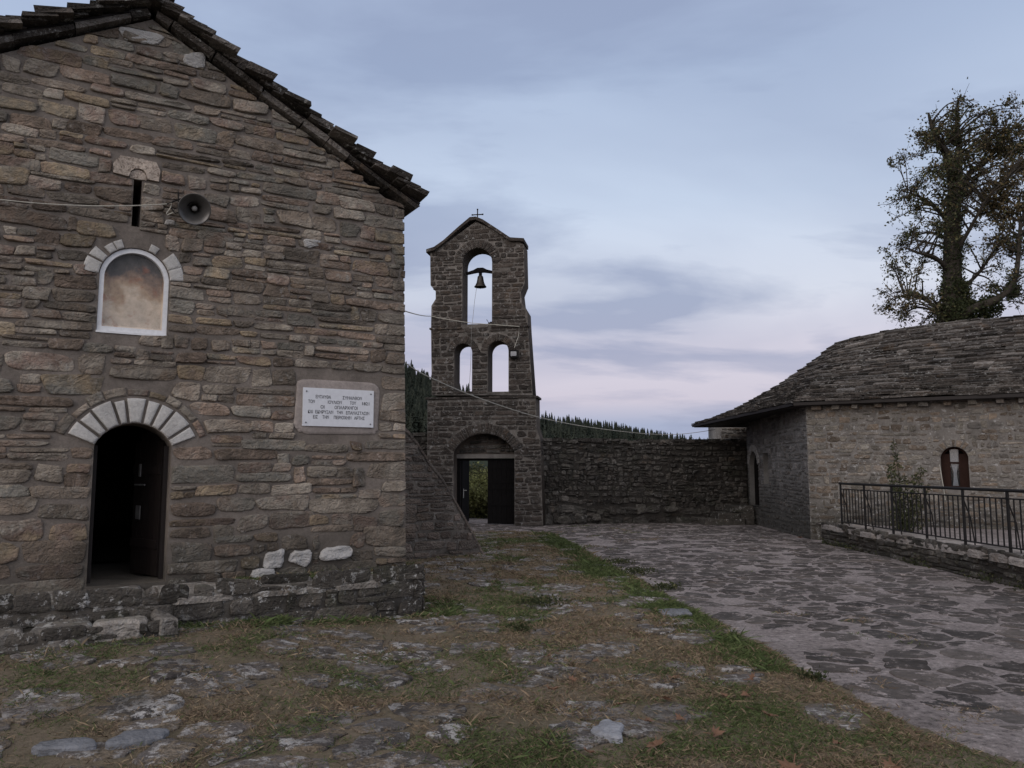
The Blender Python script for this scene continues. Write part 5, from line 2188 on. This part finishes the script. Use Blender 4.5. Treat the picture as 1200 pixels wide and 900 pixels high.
struct(mb.build('hills', hm.m, smooth=True, recalc=True))

cm = MT('conifer needles', .9, .15)
_, r_, g_, b__ = cm.attr()
cm.color(cm.ramp(r_, [(0, (.016, .022, .017)), (1, (.042, .048, .036))]))


def conifer_mesh(name, seed, h=9.0):
    r = random.Random(seed)
    m2 = MB()
    m2.tube([(0, 0, -1), (0, 0, h)], [.16, .03], 5)
    L_ = 13
    for i in range(L_):
        z = h * (.10 + .90 * i / L_)
        rad = (h * .21) * (1 - i / L_) ** .85 + .12
        n = 9
        for k in range(n):
            a = 6.283 * k / n + r.uniform(-.3, .3)
            q = rad * r.uniform(.55, 1.25)
            d = h * .06 * r.uniform(.5, 1.6)
            wv = .5 * rad * r.uniform(.6, 1.1)
            c, s = math.cos(a), math.sin(a)
            cc = (r.random(), .5, .5)
            m2.add([(0, 0, z + d * .8), (c * q * .6 - s * wv, s * q * .6 + c * wv, z - d * .2), (c * q, s * q, z - d), (c * q * .6 + s * wv, s * q * .6 - c * wv, z - d * .2)], [(0, 1, 2), (0, 2, 3)], 0, cc)
    return m2


protos = [conifer_mesh('c', s).build('conifer_tree', cm.m) for s in (1, 2, 3, 4)]


def ridge_point(px, t):
    px = max(ridge_px[0][0], min(ridge_px[-1][0] - 1, px))
    for k in range(NP - 1):
        if ridge_px[k][0] <= px < ridge_px[k + 1][0]:
            f = (px - ridge_px[k][0]) / (ridge_px[k + 1][0] - ridge_px[k][0])
            a, b = crest[k], crest[k + 1]
            c = a.lerp(b, f)
            foot = Vector((c.x * .35, 90 + (k + f) * 4, -.2))
            p = c.lerp(foot, t)
            p.z = c.z * (1 - t) ** 1.15 - .2 * t
            return p


first = [True] * 4
xs = []
px = 440.0
while px < 800:
    xs.append(px)
    px += rng.uniform(1.6, 6.5)
for px in xs:
    if 505 < px < 628 and not (533 < px < 556 or 572 < px < 598):
        continue
    i = rng.randrange(4)
    if first[i]:
        o = protos[i]
        first[i] = False
    else:
        o = protos[i].copy()
        COL.objects.link(o)
    p = ridge_point(px, rng.uniform(.0, .05))
    o.location = p - Vector((0, 0, .5))
    s_ = (rng.uniform(.35, .75) if rng.random() < .45 else rng.uniform(.7, 1.12)) * (.82 if px > 600 else .95)
    o.scale = (s_, s_, s_ * rng.uniform(.85, 1.2))
    o.rotation_euler = (0, 0, rng.uniform(0, 6))
    tag(o, 'dark conifer standing on the crest of the wooded hill', 'conifer', 'conifers along the far ridge')
# the wood below the crest reads as one mass
vv, ff, cc = [], [], []
src = [np.array([v.co[:] for v in p.data.vertices]) for p in protos]
srf = [[list(f.vertices) for f in p.data.polygons] for p in protos]
mb = MB()
for k in range(3000):
    px = (rng.uniform(400, 860), rng.uniform(440, 530), rng.uniform(255, 460))[k % 3]
    t = rng.uniform(.03, .80) ** 1.0
    p = ridge_point(px, t)
    i = rng.randrange(4)
    s_ = rng.uniform(.55, 1.0)
    a = rng.uniform(0, 6.28)
    ca, sa = math.cos(a) * s_, math.sin(a) * s_
    q = src[i]
    w = np.stack([q[:, 0] * ca - q[:, 1] * sa + p.x, q[:, 0] * sa + q[:, 1] * ca + p.y, q[:, 2] * s_ + p.z - .5], 1)
    mb.add([tuple(x) for x in w], srf[i], 0, (rng.random(), .5, .5))
fw = mb.build('conifer_wood', cm.m)
fw['kind'] = 'stuff'
fw['label'] = 'dark conifer wood covering the far hillside below its crest'
fw['category'] = 'wood'

# ------------------------------------------------------------------ grass
gr_ = np.random.default_rng(77)
N = 1300000
gx = gr_.uniform(-7.5, 4.2, N)
gy = 3.6 + 19 * gr_.random(N) ** 1.9
pe = path_edge(gy)
edge = pe - gx
dens = fbm(gx * 1.1, gy * 1.1, 3)
fine = fbm(gx * 4.0, gy * 4.0, 13)
keep = np.clip((dens * .6 + fine * .55 - .42) * 3.2, 0.10, 1)
# greener, denser strip along the edge of the path, at the foot of the terrace and right foreground
strip = np.exp(-((edge - .22) / .30) ** 2) * (gy > 6.5) * (gy < 20)
fg = np.exp(-((gx - 1.6) / 1.1) ** 2) * (gy < 7.5)
lx = (gx - TF.b.x) * TF.o.x + (gy - TF.b.y) * TF.o.y          # distance in front of the terrace
ux = (gx - TF.b.x) * TF.u.x + (gy - TF.b.y) * TF.u.y
foot = np.exp(-((lx - .10) / .16) ** 2) * (lx > -.02) * (ux < .2)
side_ = np.exp(-((ux - .25) / .4) ** 2) * (lx > -5.5) * (lx < .3) * (ux > 0.0)
heap = np.exp(-((ux + 4.7) / .5) ** 2 - ((lx - .25) / .3) ** 2)
keep = np.clip(keep * np.where(gx < -.3, .55, 1.0) + strip * 1.0 + fg * .45 + foot * .8 + side_ * .8 + heap, 0, 1)
keep *= (edge > -.04 + .25 * (fine - .5))
stray = (edge <= 0) & (fine > .62) & (dens > .58) & (gx < 3.8)
keep = np.where(stray, .25, keep)
i_, j_ = ((gx + 8) / .02).astype(int), (gy / .02).astype(int)
onslab = slab_mask[np.clip(j_, 0, 1199), np.clip(i_, 0, 699)]
keep = np.where(onslab, keep * np.clip((fine - .42) * 4, .05, .8), keep)
dch = (gx - F.b.x) * F.o.x + (gy - F.b.y) * F.o.y
uch = (gx - F.b.x) * F.u.x + (gy - F.b.y) * F.u.y
keep = np.where((uch < .05) & (dch < .95), 0, keep)
keep = np.where((lx < 0) & (ux < .03) & (lx > -1.3), 0, keep)
keep = np.where((ux > -4.35) & (ux < -2.6) & (lx < .36) & (lx > 0), 0, keep)
bxy = (gx - B.b.x) * B.u.x + (gy - B.b.y) * B.u.y
boy = (gx - B.b.x) * B.o.x + (gy - B.b.y) * B.o.y
keep = np.where((bxy < 1.5) & (boy < 0) & (boy > -1.1), 0, keep)
sel = gr_.random(N) < keep
gx, gy, dens, fine, strip, fg, foot, side_, heap, edge = (a[sel] for a in (gx, gy, dens, fine, strip, fg, foot, side_, heap, edge))
n0 = len(gx)
n1 = 2600
tu, tv = gr_.uniform(-1.9, -.08, n1), np.abs(gr_.normal(0, .16, n1)) + .02
tv = .93 - tv
gx = np.concatenate([gx, TF.b.x + TF.u.x * tu - TF.o.x * tv])
gy = np.concatenate([gy, TF.b.y + TF.u.y * tu - TF.o.y * tv])
pad = lambda a, v: np.concatenate([a, np.full(n1, v)])
dens, fine, strip, fg, foot, side_, heap, edge = pad(dens, .5), pad(fine, .55), pad(strip, .25), pad(fg, 0), pad(foot, .3), pad(side_, .3), pad(heap, 0), pad(edge, 1)
n = len(gx)
gn = fbm(gx * .9 + 31, gy * .9, 23)
pg = np.clip((gn - .44) * 4.5, 0.10, .8) + strip * .85 + foot * .75 + side_ * .35 + heap
green = gr_.random(n) < pg
h = gr_.uniform(.014, .042, n) * (1 + 1.2 * np.maximum(0, fine - .5)) * (1 + .6 * strip + .9 * foot + .9 * heap + .5 * side_)
h = np.where(gr_.random(n) < .02, h * 2.0, h)
h *= np.clip(.75 + gy * .035, .8, 1.35)
wd = gr_.uniform(.0011, .0026, n) * np.clip(gy / 5.0, 1, 2.8)
ang = gr_.uniform(0, 6.283, n)
lean = gr_.uniform(.3, 2.2, n) * np.where(gr_.random(n) < .3, 1.6, 1.0)
la = gr_.uniform(0, 6.283, n)
z0 = soil_z(gx, gy) - .002 + .012 * np.concatenate([onslab[sel], np.zeros(n1, bool)])
z0[n0:] = .408
bx, by = np.cos(ang) * wd, np.sin(ang) * wd
tx, ty = np.cos(la) * lean * h, np.sin(la) * lean * h
zt = z0 + h * np.clip(1.05 - .33 * lean, .15, 1)
v = np.stack([np.stack([gx - bx, gy - by, z0], 1), np.stack([gx + bx, gy + by, z0], 1),
              np.stack([gx + bx * .7 + tx * .4, gy + by * .7 + ty * .4, z0 + (zt - z0) * .65], 1), np.stack([gx + tx, gy + ty, zt], 1)], 1).reshape(-1, 3)
i5 = np.arange(n)[:, None] * 4
f = np.concatenate([i5 + np.array([0, 1, 2]), i5 + np.array([0, 2, 3])], 1).reshape(-1, 3)
col = np.zeros((n, 3))
col[:, 0] = np.where(green, .75 + .25 * gr_.random(n), .55 * gr_.random(n))
col[:, 1] = gr_.random(n)
gm = MT('grass blades', .85, .15)
_, r_, g_, b__ = gm.attr()
gm.color(gm.mix(1.0, gm.ramp(r_, [(0.0, (.125, .086, .066)), (.3, (.245, .190, .122)), (.56, (.165, .120, .084)), (.66, (.095, .100, .042)), (.85, (.062, .090, .032)), (1.0, (.105, .125, .052))]),
                gm.ramp(g_, [(0, .6), (1, 1.3)]), 'MULTIPLY'))
go = mesh_np('grass', v, f, gm.m, None, np.repeat(col, 4, axis=0))
go['kind'] = 'stuff'
go['label'] = 'short dry brown and green grass growing between the courtyard slabs'
go['category'] = 'grass'
print('blades', n)

# a low leafy weed patch in the middle and grass tufts at the wall feet
P_ = []
for (px, py, rad, m) in ((632, 708, .30, 500), (745, 672, .35, 500), (725, 660, .3, 350), (780, 690, .3, 350), (955, 797, .12, 120), (610, 740, .16, 120)):
    g = at_ground(px, py)
    d = nr.normal(0, .45, (m, 3)) * rad
    q = np.array(g)[None] + d
    q[:, 2] = gz(q[:, 0], q[:, 1]) + np.abs(nr.normal(0, .03, m)) + .005
    P_.append(q)
wv = leaf_cloud('ground_weeds', np.concatenate(P_), .035, [M['leaf_green'], M['leaf_olive']], (nr.random(sum(map(len, P_))) < .2).astype(int), 14, None, droop=-.6)
wv['kind'] = 'stuff'
wv['label'] = 'low green broad leaved weeds along the grassy edge of the path'
wv['category'] = 'weeds'
# green growth at the foot of the retaining wall
P_ = []
for k in range(260):
    u = KL * rng.random()
    g = mnoise.noise((u * 1.1, 0, 5))
    if g < -.05:
        continue
    m = int(20 * (g + .3))
    c = np.array(KW.P(u, .02, .07))
    P_.append(c[None] + nr.normal(0, 1, (m, 3)) * np.array([.05, .12, .05]))
q = np.concatenate(P_)
q[:, 2] = np.abs(q[:, 2] - .02) * 1.2 + .01
wv = leaf_cloud('wall_foot_weeds', q, .035, [M['leaf_green'], M['leaf_olive']], (nr.random(len(q)) < .15).astype(int), 15, None, droop=-.4)
wv['kind'] = 'stuff'
wv['label'] = 'thin green weeds at the foot of the low retaining wall'
wv['category'] = 'weeds'

# ------------------------------------------------------------------ fallen leaves
rng = random.Random(71)


def dry_leaf(seed):
    r = random.Random(seed)
    lob = [(0, .0), (.06, .03), (.16, -.02), (.12, .06), (.22, .12), (.13, .13), (.15, .22), (.07, .18), (0, .30), (-.07, .18), (-.16, .23), (-.13, .13), (-.22, .11), (-.12, .06), (-.15, -.02), (-.06, .03)]
    vs = [(0, .09, .01)]
    for (x, y) in lob:
        rr_ = math.hypot(x, y - .09)
        vs.append((x, y - .0, .02 + rr_ * r.uniform(.1, .6)))
    m2 = MB()
    m2.add([(a * .24, b * .24, c * .24) for a, b, c in vs], [(0, k, k % 16 + 1) for k in range(1, 17)])
    m2.tube([(0, 0, .006), (.01, -.045, .012)], .0022, 4)
    return m2


lm = [dry_leaf(s).build('fallen_leaf', M['leaf_dry']) for s in (1, 2, 3)]
LV = [(648, 807, 1.1), (670, 797, .8), (793, 794, 1.0), (775, 816, 1.1), (833, 857, 1.2), (800, 838, .9), (728, 822, .8), (770, 868, 1.3), (878, 795, 1.0), (877, 812, .8), (905, 839, 1.1), (930, 893, 1.5), (1050, 896, 1.2), (937, 630, 1.6), (835, 603, 1.3), (22, 764, 1.2), (700, 775, .7), (640, 770, .8), (850, 815, .8), (755, 840, .9), (985, 870, .8), (690, 880, .8)]
special = {11: 'largest star shaped fallen leaf at the bottom of the picture', 13: 'lone brown leaf on the paving at the start of the low wall', 14: 'brown leaf at the foot of the stone steps', 15: 'orange leaf lying in the green grass left of the church step'}
used = [False] * 3
for k, (px, py, s_) in enumerate(LV):
    i = k % 3
    if not used[i]:
        o = lm[i]
        used[i] = True
    else:
        o = lm[i].copy()
        COL.objects.link(o)
    g = at_ground(px, py, .03)
    o.location = (g.x, g.y, float(gz(g.x, g.y)) + .022)
    o.rotation_euler = (rng.uniform(-.4, .4), rng.uniform(-.4, .4), rng.uniform(0, 6.28))
    o.scale = (s_, s_, s_)
    tag(o, special.get(k, 'small curled brown leaf fallen among the dry grass of the courtyard'), 'leaf', 'fallen leaves on the courtyard')
